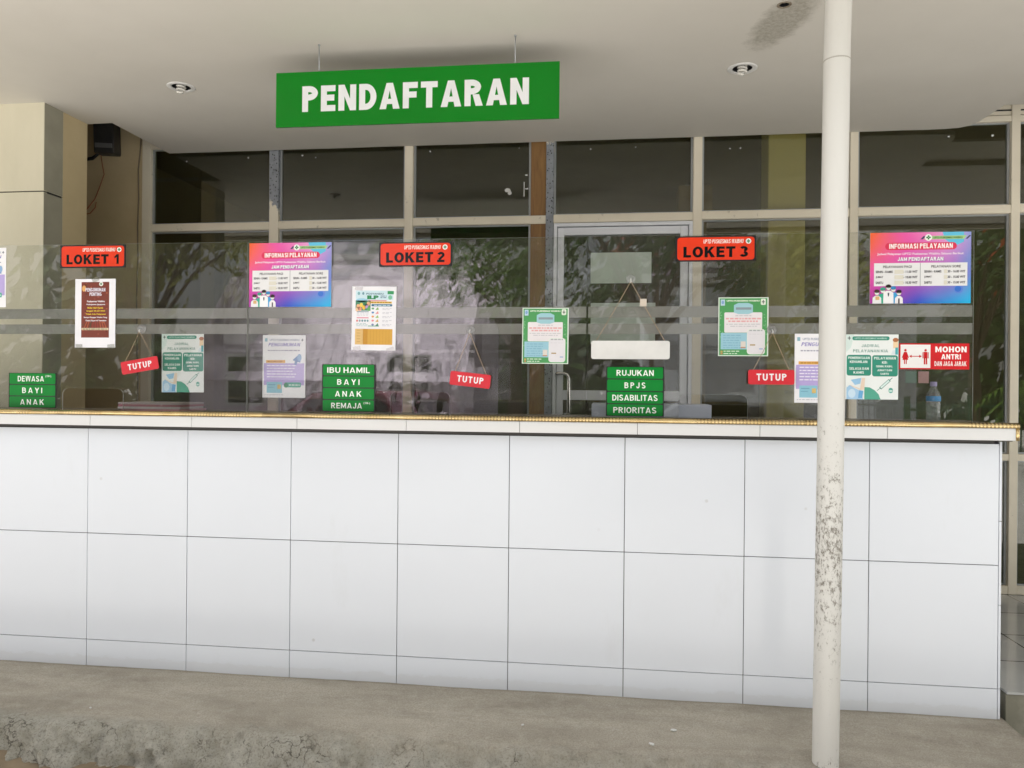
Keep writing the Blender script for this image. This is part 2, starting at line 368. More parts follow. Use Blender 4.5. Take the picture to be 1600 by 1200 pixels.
DOORGLASS = glassy('door_glass', (.78, .80, .78), base=.065, dust=.015, bump=(.01, 1.4, .02))
ACRYL = glassy('clear_acrylic', (.93, .935, .93), base=.045, dust=.025, bump=(.008, .9, .03))
FILM = glassy('wrinkled_clear_film', (.93, .93, .93), rough=.02, base=.085, dust=.02, bump=(.10, 2.2, .05, (1, 1, 1.3)))
ACEDGE = pm('acrylic_cut_edge', (.62, .63, .60), rough=.35)
FROST = NT('frosted_sticker'); FROST.t.nodes.remove(FROST.b)
_d = FROST.n('BsdfDiffuse'); _d.inputs[0].default_value = (.35, .345, .32, 1); _t = FROST.n('BsdfTransparent'); _m = FROST.n('MixShader'); _m.inputs[0].default_value = .72
FROST.l(_t.outputs[0], _m.inputs[1]); FROST.l(_d.outputs[0], _m.inputs[2]); FROST.l(_m.outputs[0], FROST.out.inputs['Surface']); FROST = FROST.m
k = NT('pole_paint'); v = k.coords(); t = k.n('TexCoord'); s3 = k.n('SeparateXYZ'); k.l(t.outputs['Object'], s3.inputs[0])
zz = k.math('MULTIPLY', s3.outputs[2], .5); band = k.math('MULTIPLY', k.ramp(zz, -.05, .33), k.ramp(zz, .42, .72, (1,)*3, (0,)*3))
gr = k.noise(k.coords((1, 1, .6)), 78, 9, .8); gr2 = k.noise(k.coords((1, 1, .5)), 9, 5, .6)
th = k.math('MULTIPLY_ADD', band, .17, k.math('MULTIPLY_ADD', gr2, .10, k.math('MULTIPLY', k.ramp(s3.outputs[2], .0, .10, (1,)*3, (0,)*3), .10))); dm = k.ramp(k.math('ADD', gr, th), .705, .79)
pa = k.mix(k.ramp(k.noise(k.coords((1, 1, .1)), 7, 5), .3, .7), (.68, .67, .635), (.60, .59, .55))
k.col(k.mix(k.math('MULTIPLY', dm, .9), pa, (.17, .15, .12))); k.set(.42, 0, .4); k.bump(k.math('SUBTRACT', 1., k.math('MULTIPLY', dm, .6)), .3, .003); POLE = k.m
k = NT('worn_concrete'); v = k.coords(); vs2 = k.coords((.6, 2.4, 1))
big = k.noise(vs2, 2.2, 6, .62, .6); med = k.noise(v, 12, 7, .7); fine = k.noise(v, 160, 4, .7)
c0 = k.mix(k.ramp(big, .35, .65), (.52, .475, .39), (.36, .325, .26))
c0 = k.mix(k.math('MULTIPLY', k.ramp(med, .48, .72), .55), c0, (.57, .535, .455))
c0 = k.mix(k.math('MULTIPLY', k.ramp(fine, .35, .62, (1,)*3, (0,)*3), .42), c0, (.15, .13, .11))
c0 = k.mix(k.math('MULTIPLY', k.ramp(k.noise(v, 48, 6, .8), .56, .70), .45), c0, (.20, .175, .14))
s3 = k.n('SeparateXYZ'); t = k.n('TexCoord'); k.l(t.outputs['Object'], s3.inputs[0])
edge = k.ramp(k.math('MULTIPLY', k.math('ADD', s3.outputs[1], k.math('MULTIPLY', k.math('SUBTRACT', med, .5), .12)), -1.), .46, .54)
ag = k.n('TexVoronoi'); ag.inputs['Scale'].default_value = 95; k.l(v, ag.inputs['Vector'])
rough_c = k.mix(k.ramp(k.noise(v, 9, 8, .75), .35, .68), (.37, .35, .285), (.55, .53, .46))
rough_c = k.mix(k.math('MULTIPLY', k.ramp(k.noise(v, 3.2, 5, .6), .56, .70), .6), rough_c, (.53, .535, .50))
rough_c = k.mix(k.math('MULTIPLY', k.ramp(k.noise(v, 120, 5, .75), .36, .50, (1,)*3, (0,)*3), .55), rough_c, (.14, .125, .10))
cv = k.n('VectorMath'); cv.operation = 'ADD'; nz_ = k.n('TexNoise'); nz_.inputs['Scale'].default_value = 14; nz_.inputs['Detail'].default_value = 6; k.l(v, nz_.inputs['Vector'])
sv = k.n('VectorMath'); sv.operation = 'SCALE'; sv.inputs['Scale'].default_value = .16; k.l(nz_.outputs['Color'], sv.inputs[0]); k.l(v, cv.inputs[0]); k.l(sv.outputs[0], cv.inputs[1])
ck = k.n('TexVoronoi'); ck.feature = 'DISTANCE_TO_EDGE'; ck.inputs['Scale'].default_value = 12; k.l(cv.outputs[0], ck.inputs['Vector'])
crack = k.math('MULTIPLY', k.ramp(ck.outputs['Distance'], .012, .035, (1,)*3, (0,)*3), k.ramp(k.noise(v, 4, 6, .7), .50, .60))
rough_c = k.mix(k.math('MULTIPLY', crack, .7), rough_c, (.05, .042, .032))
back_band = k.ramp(k.math('ADD', s3.outputs[1], k.math('MULTIPLY', k.noise(k.coords((1, 2, 1)), 5, 5), .05)), -.015, .025)  # darker brown band along the back edge, by the counter
c0 = k.mix(k.math('MULTIPLY', back_band, .6), c0, (.20, .165, .125))
spots = k.n('TexVoronoi'); spots.inputs['Scale'].default_value = 4.2; k.l(k.coords((1, 2.2, 1)), spots.inputs['Vector'])
c0 = k.mix(k.math('MULTIPLY', k.ramp(spots.outputs['Distance'], .03, .09, (1,)*3, (0,)*3), .35), c0, (.25, .21, .16))
k.col(k.mix(edge, c0, rough_c)); k.set(.9, 0, .25)
hh = k.math('ADD', k.math('MULTIPLY', fine, .3), k.math('ADD', k.math('MULTIPLY', med, .5), k.math('MULTIPLY', edge, k.math('SUBTRACT', k.math('MULTIPLY', k.noise(v, 45, 8, .8), 2.6), k.math('MULTIPLY', crack, 1.2)))))
k.bump(hh, .6, .012); CONCRETE = k.m
RISER = pm('step_concrete', (.34, .32, .26), (.22, .21, .16), 9, .9, bump=.5, bscale=50)
SOIL = pm('bare_soil', (.30, .235, .155), (.20, .155, .10), 8, .95, bump=.6, bscale=40)
k = NT('yard_ground'); v = k.coords(); c0 = k.mix(k.ramp(k.noise(v, .5, 6, .65), .35, .65), (.62, .61, .585), (.53, .52, .50)); k.col(c0); k.set(.9); YARD = k.m
k = NT('porch_floor_tile'); v = k.coords(); br = k.n('TexBrick'); br.offset = 0; br.inputs['Scale'].default_value = 1; br.inputs['Mortar Size'].default_value = .004
br.inputs['Brick Width'].default_value = .4; br.inputs['Row Height'].default_value = .4; br.inputs['Color1'].default_value = (.52, .52, .50, 1); br.inputs['Color2'].default_value = (.49, .49, .47, 1); br.inputs['Mortar'].default_value = (.10, .095, .09, 1)
k.l(v, br.inputs['Vector']); k.col(k.mix(1., br.outputs['Color'], k.ramp(k.noise(v, 4, 5), .3, .8, (1,)*3, (.85,)*3), 'MULTIPLY')); k.set(.12); FLOOR = k.m
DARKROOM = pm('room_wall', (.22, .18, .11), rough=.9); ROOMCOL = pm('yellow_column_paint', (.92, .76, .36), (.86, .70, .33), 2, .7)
BLACKP = pm('black_plastic', (.018, .018, .02), rough=.35); DARKBOX = pm('black_vinyl_box', (.022, .022, .022), (.04, .038, .035), 12, .5, bump=.2)
REDWIRE = pm('red_cable', (.36, .12, .05), rough=.5); GREYCABLE = pm('grey_conduit', (.22, .17, .11), rough=.6)
STRING = pm('tan_string', (.42, .31, .20), rough=.9); CHROME = pm('chrome', (.75, .73, .70), rough=.12, metal=1)
WHITEP = pm('white_plastic', (.78, .775, .75), rough=.35); LAMPW = pm('lamp_tube_white', (.78, .76, .70), rough=.3)
HOOKC = glassy('clear_hook_plastic', (.88, .88, .88), rough=.08, base=.06, dust=.16, dustcol=(.7, .7, .7))
PAPERW = pm('paper_white', (.80, .81, .84), (.77, .78, .82), 5, .6)
SIGNGREEN = pm('green_sign_face', (.001, .205, .010), (.001, .185, .009), 2, .2, spec=.3)
PLATEG = pm('green_plate_face', (.001, .235, .030), rough=.3, spec=.3); BLACKB = pm('black_sign_border', (.012, .012, .012), rough=.3)
ORANGE = pm('orange_sign_face', (.80, .045, .012), rough=.22); TUTUPRED = pm('red_hanging_plate', (.70, .025, .04), rough=.3); MOHONRED = pm('red_sign_face', (.66, .012, .018), rough=.25)
WHITEL = pm('white_lettering', (.80, .80, .78), rough=.35)
BLUEWHITE = pm('pale_blue_card', (.62, .66, .76), (.58, .62, .72), 3, .45)
DOORPAPER = pm('pale_green_paper', (.58, .66, .59), (.54, .62, .55), 3, .7)
PET = glassy('clear_bottle_plastic', (.86, .89, .90), rough=.06, base=.10, dust=.22, dustcol=(.75, .78, .8)); BLUELABEL = pm('blue_label', (.06, .36, .80), rough=.4); CAPP = pm('lavender_cap', (.45, .40, .72), rough=.4)
TAPEC = glassy('clear_tape_film', (.93, .93, .92), rough=.12, base=.07, dust=.05)
TAPE = pm('cream_tape', (.68, .60, .50), rough=.5)

# ------------------------------------------------------------------ setting: ground, walkway, floors
mb = MB(); mb.box(-260, 260, -300, 40, -.65, -.26); tag(mb.build('ground', YARD), None, None, kind='structure')
# raised concrete walkway with a worn, crumbling front edge (fine grid, real relief)
def walkway():
    bm = bmesh.new(); X0, X1 = -6.4, 2.024; nx = 640
    prof = [(.02, 0)] + [(-.04*i, 0) for i in range(0, 11)] + [(-.42-.012*i, 0) for i in range(0, 7)] + [(-.51-.010*i, -.004-.011*i) for i in range(0, 8)] + [(-.592-.008*i, -.10-.024*i) for i in range(0, 9)]
    cols = []
    for i in range(nx+1):
        x = X0 + (X1-X0)*i/nx; wob = .045*noise.fractal(Vector((x*.9, 3.1, 0)), 1, 2, 4) + (.06*max(0, min(1, (-.9-x)/1.2)))
        c = []
        for y, z in prof:
            e = max(0, min(1, (-y-.42)/.10)); p = Vector((x*7, y*7, z*7))
            yy = y - wob*e; dz = -.008*max(0, -y)*2 + .0035*noise.noise(Vector((x*2.2, y*5, 0)))
            lump = 1 + .7*max(0, min(1, (-.8-x)/.6))*max(0, min(1, (-z-.03)/.06)); nrm = (.024*noise.turbulence(p*1.6, 4, False) + .012*noise.noise(p*5) + .006*noise.noise(p*13))*e*lump
            zz = z + dz + (nrm*.5 - .012)*e; yy += (.012-nrm*1.2)*e*(1 if z < -.001 else .4)
            if z == 0 and e == 0: zz += .0012*noise.noise(Vector((x*14, y*14, 5)))
            c.append(bm.verts.new((x, yy, zz)))
        cols.append(c)
    for a, b in zip(cols, cols[1:]):
        for j in range(len(prof)-1):
            f = bm.faces.new((a[j], b[j], b[j+1], a[j+1])); f.smooth = True
    # end face and back skirt keep it solid
    for c in (cols[0], cols[-1]):
        lo = [bm.verts.new((v.co.x, v.co.y, -.32)) for v in c]
        for j in range(len(c)-1): bm.faces.new((c[j], c[j+1], lo[j+1], lo[j]))
    me = bpy.data.meshes.new('walkway'); bmesh.ops.recalc_face_normals(bm, faces=bm.faces); bm.to_mesh(me); bm.free(); me.materials.append(CONCRETE)
    if me.polygons[10].normal.z < 0: me.flip_normals()
    o = bpy.data.objects.new('walkway', me); COL.objects.link(o); return o
tag(walkway(), None, None, kind='structure')
# soil drifted against the foot of the kerb
bm = bmesh.new(); gx, gy = 90, 14; vv = []
for i in range(gx+1):
    for j in range(gy+1):
        x = -6.4 + 8.6*i/gx; y = -.60 - .9*j/gy
        z = -.112 - .10*(j/gy) - .06*max(0, min(1, (x+1.9)/1.2)) + .02*noise.fractal(Vector((x*3, y*4, 2)), 1, 2, 3); z = max(z, -.255)
        vv.append(bm.verts.new((x, y, z)))
for i in range(gx):
    for j in range(gy):
        a = i*(gy+1)+j; f = bm.faces.new((vv[a], vv[a+1], vv[a+gy+2], vv[a+gy+1])); f.smooth = True
me = bpy.data.meshes.new('soil_strip'); bmesh.ops.recalc_face_normals(bm, faces=bm.faces); bm.to_mesh(me); bm.free(); me.materials.append(SOIL)
so = bpy.data.objects.new('soil_strip', me); COL.objects.link(so); tag(so, None, None, kind='structure')
mb = MB(); mb.box(2.046, 7, .026, 1.6, -.32, .09); mb.box(-2.9, 2.046, .44, 1.6, -.3, .09); tag(mb.build('porch_base', RISER), None, None, kind='structure')
mb = MB(); mb.box(2.046, 7, .018, 1.60, .094, .104); mb.box(-2.9, 2.042, .445, 1.6, .094, .104); tag(mb.build('porch_floor', FLOOR), None, None, kind='structure')
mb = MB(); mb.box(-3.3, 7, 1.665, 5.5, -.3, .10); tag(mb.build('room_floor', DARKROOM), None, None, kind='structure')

# ------------------------------------------------------------------ building shell
mb = MB(); mb.box(-9, -2.762, 1.605, 1.70, -.3, 3.45); tag(mb.build('plaster_wall', PLASTER), 'tan plaster side wall left of the window frames, carrying the black box and loose cable', 'wall')
t = thing('corner_pillar', 'cream clad pillar with grey return side at the far left under the canopy', 'pillar', (-3.4, .7, 0))
def at_(o, mb, name, mats): x = mb.build(name, mats, o); x.matrix_parent_inverse = Matrix.Translation(-Vector(o.location)); return x
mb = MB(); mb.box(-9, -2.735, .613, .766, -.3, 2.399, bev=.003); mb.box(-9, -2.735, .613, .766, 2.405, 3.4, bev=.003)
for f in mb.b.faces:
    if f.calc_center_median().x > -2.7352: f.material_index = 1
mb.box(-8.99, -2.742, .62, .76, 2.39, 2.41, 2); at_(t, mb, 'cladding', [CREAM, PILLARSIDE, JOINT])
mb = MB(); mb.box(-9, -2.737, .7665, .976, -.3, 3.4, bev=.002); at_(t, mb, 'pilaster', PILASTER)
mb = MB(); mb.box(-2.7345, -2.7315, .640, .752, 2.394, 2.404); at_(t, mb, 'cladding_gap', JOINT)

# canopy soffit with three lamp holes, its notch at the left end and ragged right edge
def soffit():
    H = 2.9; bm = bmesh.new()
    out = [(-9, -1.20), (6, -1.20), (6, .80), (2.60, .86), (2.585, 1.02), (2.572, 1.36), (2.566, 1.46), (2.545, 1.535), (2.50, 1.572), (2.43, 1.586)]
    n = 40
    out += [(2.43 - (2.43+2.577)*i/n, 1.590 + .006*noise.noise(Vector((i*.7, 0, 0)))) for i in range(1, n)]
    out += [(-2.577, 1.588), (-2.572, .972), (-2.95, .976+.004), (-9, .98)]
    holes = [(-1.837, .482, .047), (1.066, .55, .047), (1.128, -.08, .019)]
    def loop(pts, z):
        vs_ = [bm.verts.new((x, y, z)) for x, y in pts]
        return vs_, [bm.edges.new((vs_[i], vs_[(i+1) % len(vs_)])) for i in range(len(vs_))]
    vo, es = loop(out, H); hv = []
    for cx, cy_, r in holes:
        a, e = loop([(cx+r*math.cos(2*math.pi*i/20), cy_+r*math.sin(2*math.pi*i/20)) for i in range(20)], H); es += e; hv.append((a, cx, cy_))
    bmesh.ops.triangle_fill(bm, use_beauty=True, use_dissolve=False, edges=es)
    top = [bm.verts.new((v.co.x, v.co.y, H+.03)) for v in vo]
    for i in range(len(vo)):
        j = (i+1) % len(vo); bm.faces.new((vo[i], top[i], top[j], vo[j]))
    for a, cx, cy_ in hv:      # dark cans above the holes
        t2 = [bm.verts.new((v.co.x, v.co.y, H+.10)) for v in a]
        for i in range(20):
            f = bm.faces.new((a[i], t2[i], t2[(i+1) % 20], a[(i+1) % 20])); f.material_index = 1
        f = bm.faces.new(t2); f.material_index = 1
    bmesh.ops.recalc_face_normals(bm, faces=bm.faces)
    me = bpy.data.meshes.new('soffit'); bm.to_mesh(me); bm.free(); me.materials.append(SOFFIT); me.materials.append(BLACKP)
    o = bpy.data.objects.new('soffit', me); COL.objects.link(o); return o
t = thing('canopy', 'grey white canopy over the counter with a mouldy patch and two recessed lamps', 'canopy', (0, 0, 2.9))
o = soffit(); o.parent = t; o.matrix_parent_inverse = Matrix.Translation((0, 0, -2.9))
mb = MB(); mb.box(-9, 6, -1.25, -1.205, 2.86, 3.08); at_(t, mb, 'fascia', SOFFIT)
mb = MB(); mb.box(2.5, 7, .62, 1.30, 2.934, 2.95); at_(t, mb, 'gap_fill_board', SOFFIT)  # added past the soffit edge so no dark gap reflects in the pane
mb = MB(); mb.box(-9, 8, .60, 6, 3.455, 3.6); mb.prism([(-9, 3.085), (8, 3.085), (8, 3.15), (-9, 3.15)], -1.25, .598); mb.box(-9, 8, .55, .598, 3.152, 3.454); at_(t, mb, 'sun_block_roof', RISER)  # unseen roof added above the soffit to block sun and sky
# dark room behind the windows
t = thing('back_room', 'dim room seen through the tinted windows behind the counter', 'room', (1, 3.5, .1))
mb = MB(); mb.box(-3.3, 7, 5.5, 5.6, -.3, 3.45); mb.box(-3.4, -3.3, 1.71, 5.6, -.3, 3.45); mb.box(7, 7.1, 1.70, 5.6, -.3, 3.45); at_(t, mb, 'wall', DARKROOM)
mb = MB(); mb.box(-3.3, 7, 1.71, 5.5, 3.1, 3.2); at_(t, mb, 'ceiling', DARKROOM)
mb = MB(); mb.box(1.425, 1.655, 1.73, 1.97, .1, 3.1, bev=.006); at_(t, mb, 'column', ROOMCOL)
mb = MB(); mb.box(1.06, 1.27, 3.6, 3.8, .1, 2.86, bev=.01); mb.box(1.02, 1.31, 3.56, 3.84, 2.86, 3.1); at_(t, mb, 'reflection_column', pm('brown_column', (.36, .25, .13), rough=.8))  # column added deep in the room to stand for a brown pillar reflection
mb = MB(); mb.box(-.086, .0135, 1.614, 1.665, .105, 2.93, bev=.003)
tag(mb.build('timber_post', TIMBER), 'orange brown timber post standing against the perforated steel upright', 'post')

# ------------------------------------------------------------------ glazed partition
gp = thing('glazed_partition', 'cream framed wall of tinted windows behind the service counter', 'window wall', (0, 1.6, .1))
PI_ = Matrix.Translation(-Vector((0, 1.6, .1)))
def gpart(mb, name, mats, par=None):
    o = mb.build(name, mats, par or gp)
    o.matrix_parent_inverse = PI_ if not par else Matrix.Identity(4); return o
MU = [(-2.783, -2.721), (-1.859, -1.795), (-.922, -.866), (.014, .063), (.943, .998), (1.885, 1.933), (2.807, 2.856), (3.74, 3.79)]
for i, (a, b) in enumerate(MU):
    mb = MB(); mb.box(a, b, 1.598, 1.662, .105, 3.4, bev=.003)
    mat = STEEL if i == 3 else PEEL if i == 1 else FRAME; o = gpart(mb, 'mullion', mat)
    if i == 3: o['label'] = 'perforated grey steel mullion with a cream tip'
    if i == 1: o['label'] = 'mullion with paint peeling to grey steel at the top'
BAY = [(MU[i][1], MU[i+1][0]) for i in range(7)]
TZ0, TZ1 = 2.378, 2.43
for i, (a, b) in enumerate(BAY):
    if i == 2: b = -.0865
    dz = .004*(i-2.5)
    mb = MB(); mb.box(a+.0005, b-.0005, 1.600, 1.660, TZ0+dz, TZ1+dz, bev=.003); gpart(mb, 'transom', FRAME)
    mb = MB(); mb.box(a+.0005, b-.0005, 1.601, 1.659, 2.94, 2.975, bev=.002); gpart(mb, 'top_rail', FRAME)
    if i == 2:
        mb = MB(); mb.box(-.087, .0135, 1.600, 1.6135, TZ0+dz, TZ1+dz); gpart(mb, 'transom', FRAME)
    if i != 3:
        mb = MB(); mb.box(a+.0005, b-.0005, 1.600, 1.660, .905, .945, bev=.003); gpart(mb, 'lower_rail', FRAME)
        mb = MB(); mb.box(a+.0005, b-.0005, 1.600, 1.660, .105, .155, bev=.003); gpart(mb, 'sill_rail', FRAME)
    rows = [(TZ1+dz, 2.94)] + ([] if i == 3 else [(.945, TZ0+dz), (.155, .905)])
    for z0, z1 in rows:
        mb = MB(); mb.box(a+.002, b-.002, 1.632, 1.638, z0+.002, z1-.002); pn = gpart(mb, 'window_pane', GLASS)
        mb = MB(); g = .013
        mb.box(a+.001, a+g, 1.624, 1.646, z0+.001, z1-.001); mb.box(b-g, b-.001, 1.624, 1.646, z0+.001, z1-.001)
        mb.box(a+g, b-g, 1.625, 1.645, z0+.001, z0+g*.7); mb.box(a+g, b-g, 1.625, 1.645, z1-g*.7, z1-.001)
        gpart(mb, 'glazing_bead', ALU, pn)
        if z0 > 2.3:
            rg = random.Random(i); mb = MB()
            spots = [(rg.uniform(a+.05, b-.05), 2.86 + rg.uniform(-.03, .02), rg.uniform(.004, .011)) for _ in range(2)]
            if i == 2: spots += [(-.24, 2.60, .022), (-.225, 2.585, .016), (-.115, 2.70, .010), (-.112, 2.61, .012)]
            for x, z, r in spots:
                p = [(x+r*rg.uniform(.4, 1.2)*math.cos(q*.9), z+r*rg.uniform(.3, .9)*math.sin(q*.9)) for q in range(7)]
                mb.prism(p[::-1], 1.6306, 1.6316)
            if i == 2: mb.box(-.134, -.129, 1.6306, 1.6316, 2.56, 2.655)
            gpart(mb, 'paint_fleck', WHITEP, pn)
mb = MB(); mb.box(1.8, 3.9, 1.607, 1.655, 2.98, 3.4); o = gpart(mb, 'header_board', FRAME)
mb = MB(); mb.box(1.8, 3.9, 1.6065-.0035, 1.6065, 3.002, 3.010); gpart(mb, 'board_gap', JOINT)
mb = MB(); mb.box(-2.78, 1.8, 1.607, 1.655, 2.98, 3.4); gpart(mb, 'header_wall', PLASTER)
# white aluminium door in the fourth bay
a, b = BAY[3][0]+.003, BAY[3][1]-.001; top = TZ0+.004*.5-.004
mb = MB(); mb.box(a, a+.022, 1.596, 1.66, .105, top, bev=.002); mb.box(b-.022, b, 1.596, 1.66, .105, top, bev=.002); mb.box(a+.022, b-.022, 1.597, 1.66, top-.022, top, bev=.002)
gpart(mb, 'door_frame', WHITEALU)
mb = MB(); L0, L1, zt = a+.026, b-.026, top-.027
mb.box(L0, .132, 1.606, 1.65, .115, zt, bev=.003); mb.box(.868, L1, 1.606, 1.65, .115, zt, bev=.003)
mb.box(.132, .868, 1.607, 1.649, 2.300, zt, bev=.003); mb.box(.132, .868, 1.607, 1.649, 1.24, 1.302, bev=.003); mb.box(.132, .868, 1.607, 1.649, .115, .26, bev=.003)
dr = gpart(mb, 'door', WHITEALU)
for z0, z1 in ((1.302, 2.30), (.26, 1.24)):
    mb = MB(); mb.box(.133, .867, 1.626, 1.632, z0+.001, z1-.001); gpart(mb, 'door_pane', DOORGLASS, dr)
mb = MB(); mb.tube([(.098, 1.606, 1.405), (.098, 1.56, 1.408), (.105, 1.548, 1.41), (.145, 1.546, 1.41), (.163, 1.546, 1.402), (.172, 1.546, 1.385), (.174, 1.546, 1.36), (.174, 1.546, 1.17), (.172, 1.55, 1.155), (.165, 1.56, 1.15), (.15, 1.606, 1.15)], .011, 12)
gpart(mb, 'handle', CHROME, dr)
for z0, z1, x0, x1, lb in ((1.99, 2.187, .304, .689, 'pale green paper taped inside the white door glass, the upper one'), (1.60, 1.864, .307, .716, 'pale green paper inside the door glass behind the blank hanging sign')):
    mb = MB(); mb.box(x0, x1, 1.6245, 1.6252, z0, z1); tag(mb.build('door_notice', DOORPAPER), lb, 'paper', 'papers on the door glass')

# ------------------------------------------------------------------ counter
ct = thing('service_counter', 'long white tiled service counter with brass edged top', 'counter', (0, 0, 0))
mb = MB(); mb.box(-3.6, 1.985, .004, .44, -.02, 1.1252); mb.build('core', GROUT, ct)
def tile(mb, x0, x1, z0, z1, y, rg):
    g = .0015; dy = rg.uniform(-.0006, .0006)
    mtx = Matrix.Translation(((x0+x1)/2, y+dy, (z0+z1)/2)) @ Matrix.Rotation(R(rg.uniform(-.09, .09)), 4, 'X') @ Matrix.Rotation(R(rg.uniform(-.09, .09)), 4, 'Z')
    w_, h_ = (x1-x0)/2-g, (z1-z0)/2-g
    mb.box(-w_, w_, 0, .008, -h_, h_, bev=.0009, mtx=mtx)
rg = random.Random(3); mb = MB(); xs = [-3.6, -3.5] + [-3+.5*i for i in range(0, 11)]
for x0, x1 in zip(xs, xs[1:]):
    for z0, z1 in ((-.015, .1213), (.1213, .6213), (.6213, 1.114)): tile(mb, x0, x1, z0, z1, -.004, rg)
mb.build('wall_tile', TILE, ct)
mb = MB()
for z0, z1 in ((-.015, .1213), (.1213, .46), (.46, .80), (.80, 1.1225)): mb.box(2.0015, 2.0105, -.003, .44, z0+.0013, z1-.0013, bev=.0008)
mb.build('end_tile', TILE, ct)
mb = MB(); mb.box(-3.6, 2.036, -.030, .46, 1.1255, 1.1287); mb.build('cap_shade_strip', CAPSHADE, ct)  # dark strip added for the shadow line in the gap under the cap
mb = MB(); mb.box(-3.6, 2.036, -.052, .46, 1.129, 1.186); mb.build('counter_slab', GROUT, ct)
mb = MB(); cx = [-3.6] + [-3.45+.5*i for i in range(11)] + [2.036]
for x0, x1 in zip(cx, cx[1:]): mb.box(x0+.001, x1-.001, -.060, -.0525, 1.1305, 1.1785, bev=.0008)
mb.build('edge_tile', CAPTILE, ct)
mb = MB(); mb.box(-3.6, 2.036, -.045, .46, 1.1865, 1.191); mb.build('counter_top', COUNTERTOP, ct)
# brass nosing along the front edge and the end
mb = MB(); pr = [(-.062, 1.1790), (-.0665, 1.1800), (-.0672, 1.1905), (-.0655, 1.1950), (-.0610, 1.1985), (-.055, 1.2005), (-.046, 1.2010), (-.0440, 1.1980), (-.0435, 1.1915)]
xs = [-3.6, -2.25, -1.11, -.02, 1.23, 2.046]
for x0, x1 in zip(xs, xs[1:]):
    A_ = [mb.b.verts.new((x0+.0006, y, z)) for y, z in pr]; B_ = [mb.b.verts.new((x1-.0006, y, z)) for y, z in pr]
    for i in range(len(pr)-1):
        f = mb.b.faces.new((A_[i], B_[i], B_[i+1], A_[i+1])); f.smooth = True
    mb.b.faces.new(A_); mb.b.faces.new(B_[::-1])
mb.tube([(2.040, -.058, 1.130), (2.040, -.058, 1.180)], .0075, 10); mb.box(2.0375, 2.049, -.05, .46, 1.13, 1.192, bev=.003)
mb.build('brass_nosing', BRASS, ct)

# ------------------------------------------------------------------ acrylic screens
AY = .030; AZ0, AZ1 = 1.1915, 1.986
def screen(x0, x1, cut, film=False, lab='', zb=AZ1):
    p = [(x0, AZ0)]; c0, c1 = cut; r = .028; zc = 1.300
    p.append((c0, AZ0))
    for i in range(6): t = R(180-90*i/5); p.append((c0+r+r*math.cos(t), zc-r+r*math.sin(t)))
    for i in range(6): t = R(90-90*i/5); p.append((c1-r+r*math.cos(t), zc-r+r*math.sin(t)))
    p += [(c1, AZ0), (x1, AZ0), (x1, zb), (x0, zb)]
    t = thing('acrylic_screen', lab, 'acrylic screen', ((x0+x1)/2, AY, AZ0), group='acrylic screens on the counter')
    mb = MB(); mb.prism(p, AY, AY+.004, 0, 1); at_(t, mb, 'sheet', [ACRYL, ACEDGE])
    for z0, z1 in ((1.632, 1.680), (1.560, 1.606)):
        mb = MB(); mb.box(x0+.002, x1-.002, AY+.0046, AY+.0052, z0, z1); at_(t, mb, 'frosted_stripe', FROST)
    if film:
        fx = film; mb = MB(); nx, nz = 60, 30; g = []
        for i in range(nx+1):
            for j in range(nz+1):
                x = fx[0]+(fx[1]-fx[0])*i/nx; z = AZ0+.012+(zb-AZ0-.02)*j/nz
                g.append(mb.b.verts.new((x, AY+.010+.003*noise.noise(Vector((x*9, z*5, 1)))+.0015*noise.noise(Vector((x*22, z*16, 4))), z)))
        for i in range(nx):
            for j in range(nz):
                a = i*(nz+1)+j; f = mb.b.faces.new((g[a], g[a+nz+1], g[a+nz+2], g[a+1])); f.smooth = True
        at_(t, mb, 'protective_film', FILM)
    return t
screen(-3.05, -1.2335, (-2.16, -1.848), lab='clear acrylic screen on the counter under the LOKET 1 sign')
screen(-1.2290, .3305, (-.548, -.275), film=(-1.222, -.17), lab='clear acrylic screen with a wrinkled film under the LOKET 2 sign')
screen(.3345, 1.912, (.727, 1.015), lab='clear acrylic screen at the right end of the counter under the LOKET 3 sign')

# ------------------------------------------------------------------ boards, notices and hanging plates on the screens
F = AY - .0006     # outer face
def cross(P, cx, cz, r, a, L=4, g='#0a7a3c', bgc='#f4f4ee'):
    P.ell(cx, cz, r, r*a, bgc, L, 20)
    P.rect(cx-r*.62, cz-r*a*.22, cx+r*.62, cz+r*a*.22, g, L+1); P.rect(cx-r*.22, cz-r*a*.62, cx+r*.22, cz+r*a*.62, g, L+2)
    P.rect(cx-r*.1, cz-r*a*.1, cx+r*.1, cz+r*a*.1, '#f4f4ee', L+3)
def loket(x, z, num, w=.336, h=.109):
    t = thing('counter_sign', f'orange LOKET {num} sign with a black border on the acrylic screen', 'sign', (x, F, z), group='orange counter number signs')
    mb = MB(); mb.box(-w/2, w/2, -.003, 0, -h/2, h/2, bev=.0005); mb.build('panel', BLACKB, t)
    mb = MB(); mb.prism(rrect(-w/2+.008, -h/2+.006, w/2-.007, h/2-.006, .013), -.0036, -.0032); mb.build('face', ORANGE, t)
    P = Print(w, h); P.big('LOKET', .10, .16, .745, .58, '#0d0b0b', 1, .26, .12); P.build('lettering', t, -.0038, VINYL)
    P = Print(w, h); P.big(str(num), .835 if num == 1 else .80, .16, .90, .58, '#0d0b0b', 1, .26); P.build('numeral', t, -.0038, VINYL)
    P = Print(w, h); P.big('UPTD PUSKESMAS WAIBHU', .35, .70, .845, .86, '#fff4ec', 1, .20, .16, .006); P.build('small_lettering', t, -.0038, VINYL)
    P = Print(w, h); cross(P, .905, .775, .034, w/h, 1); P.build('emblem', t, -.0038, VINYL)
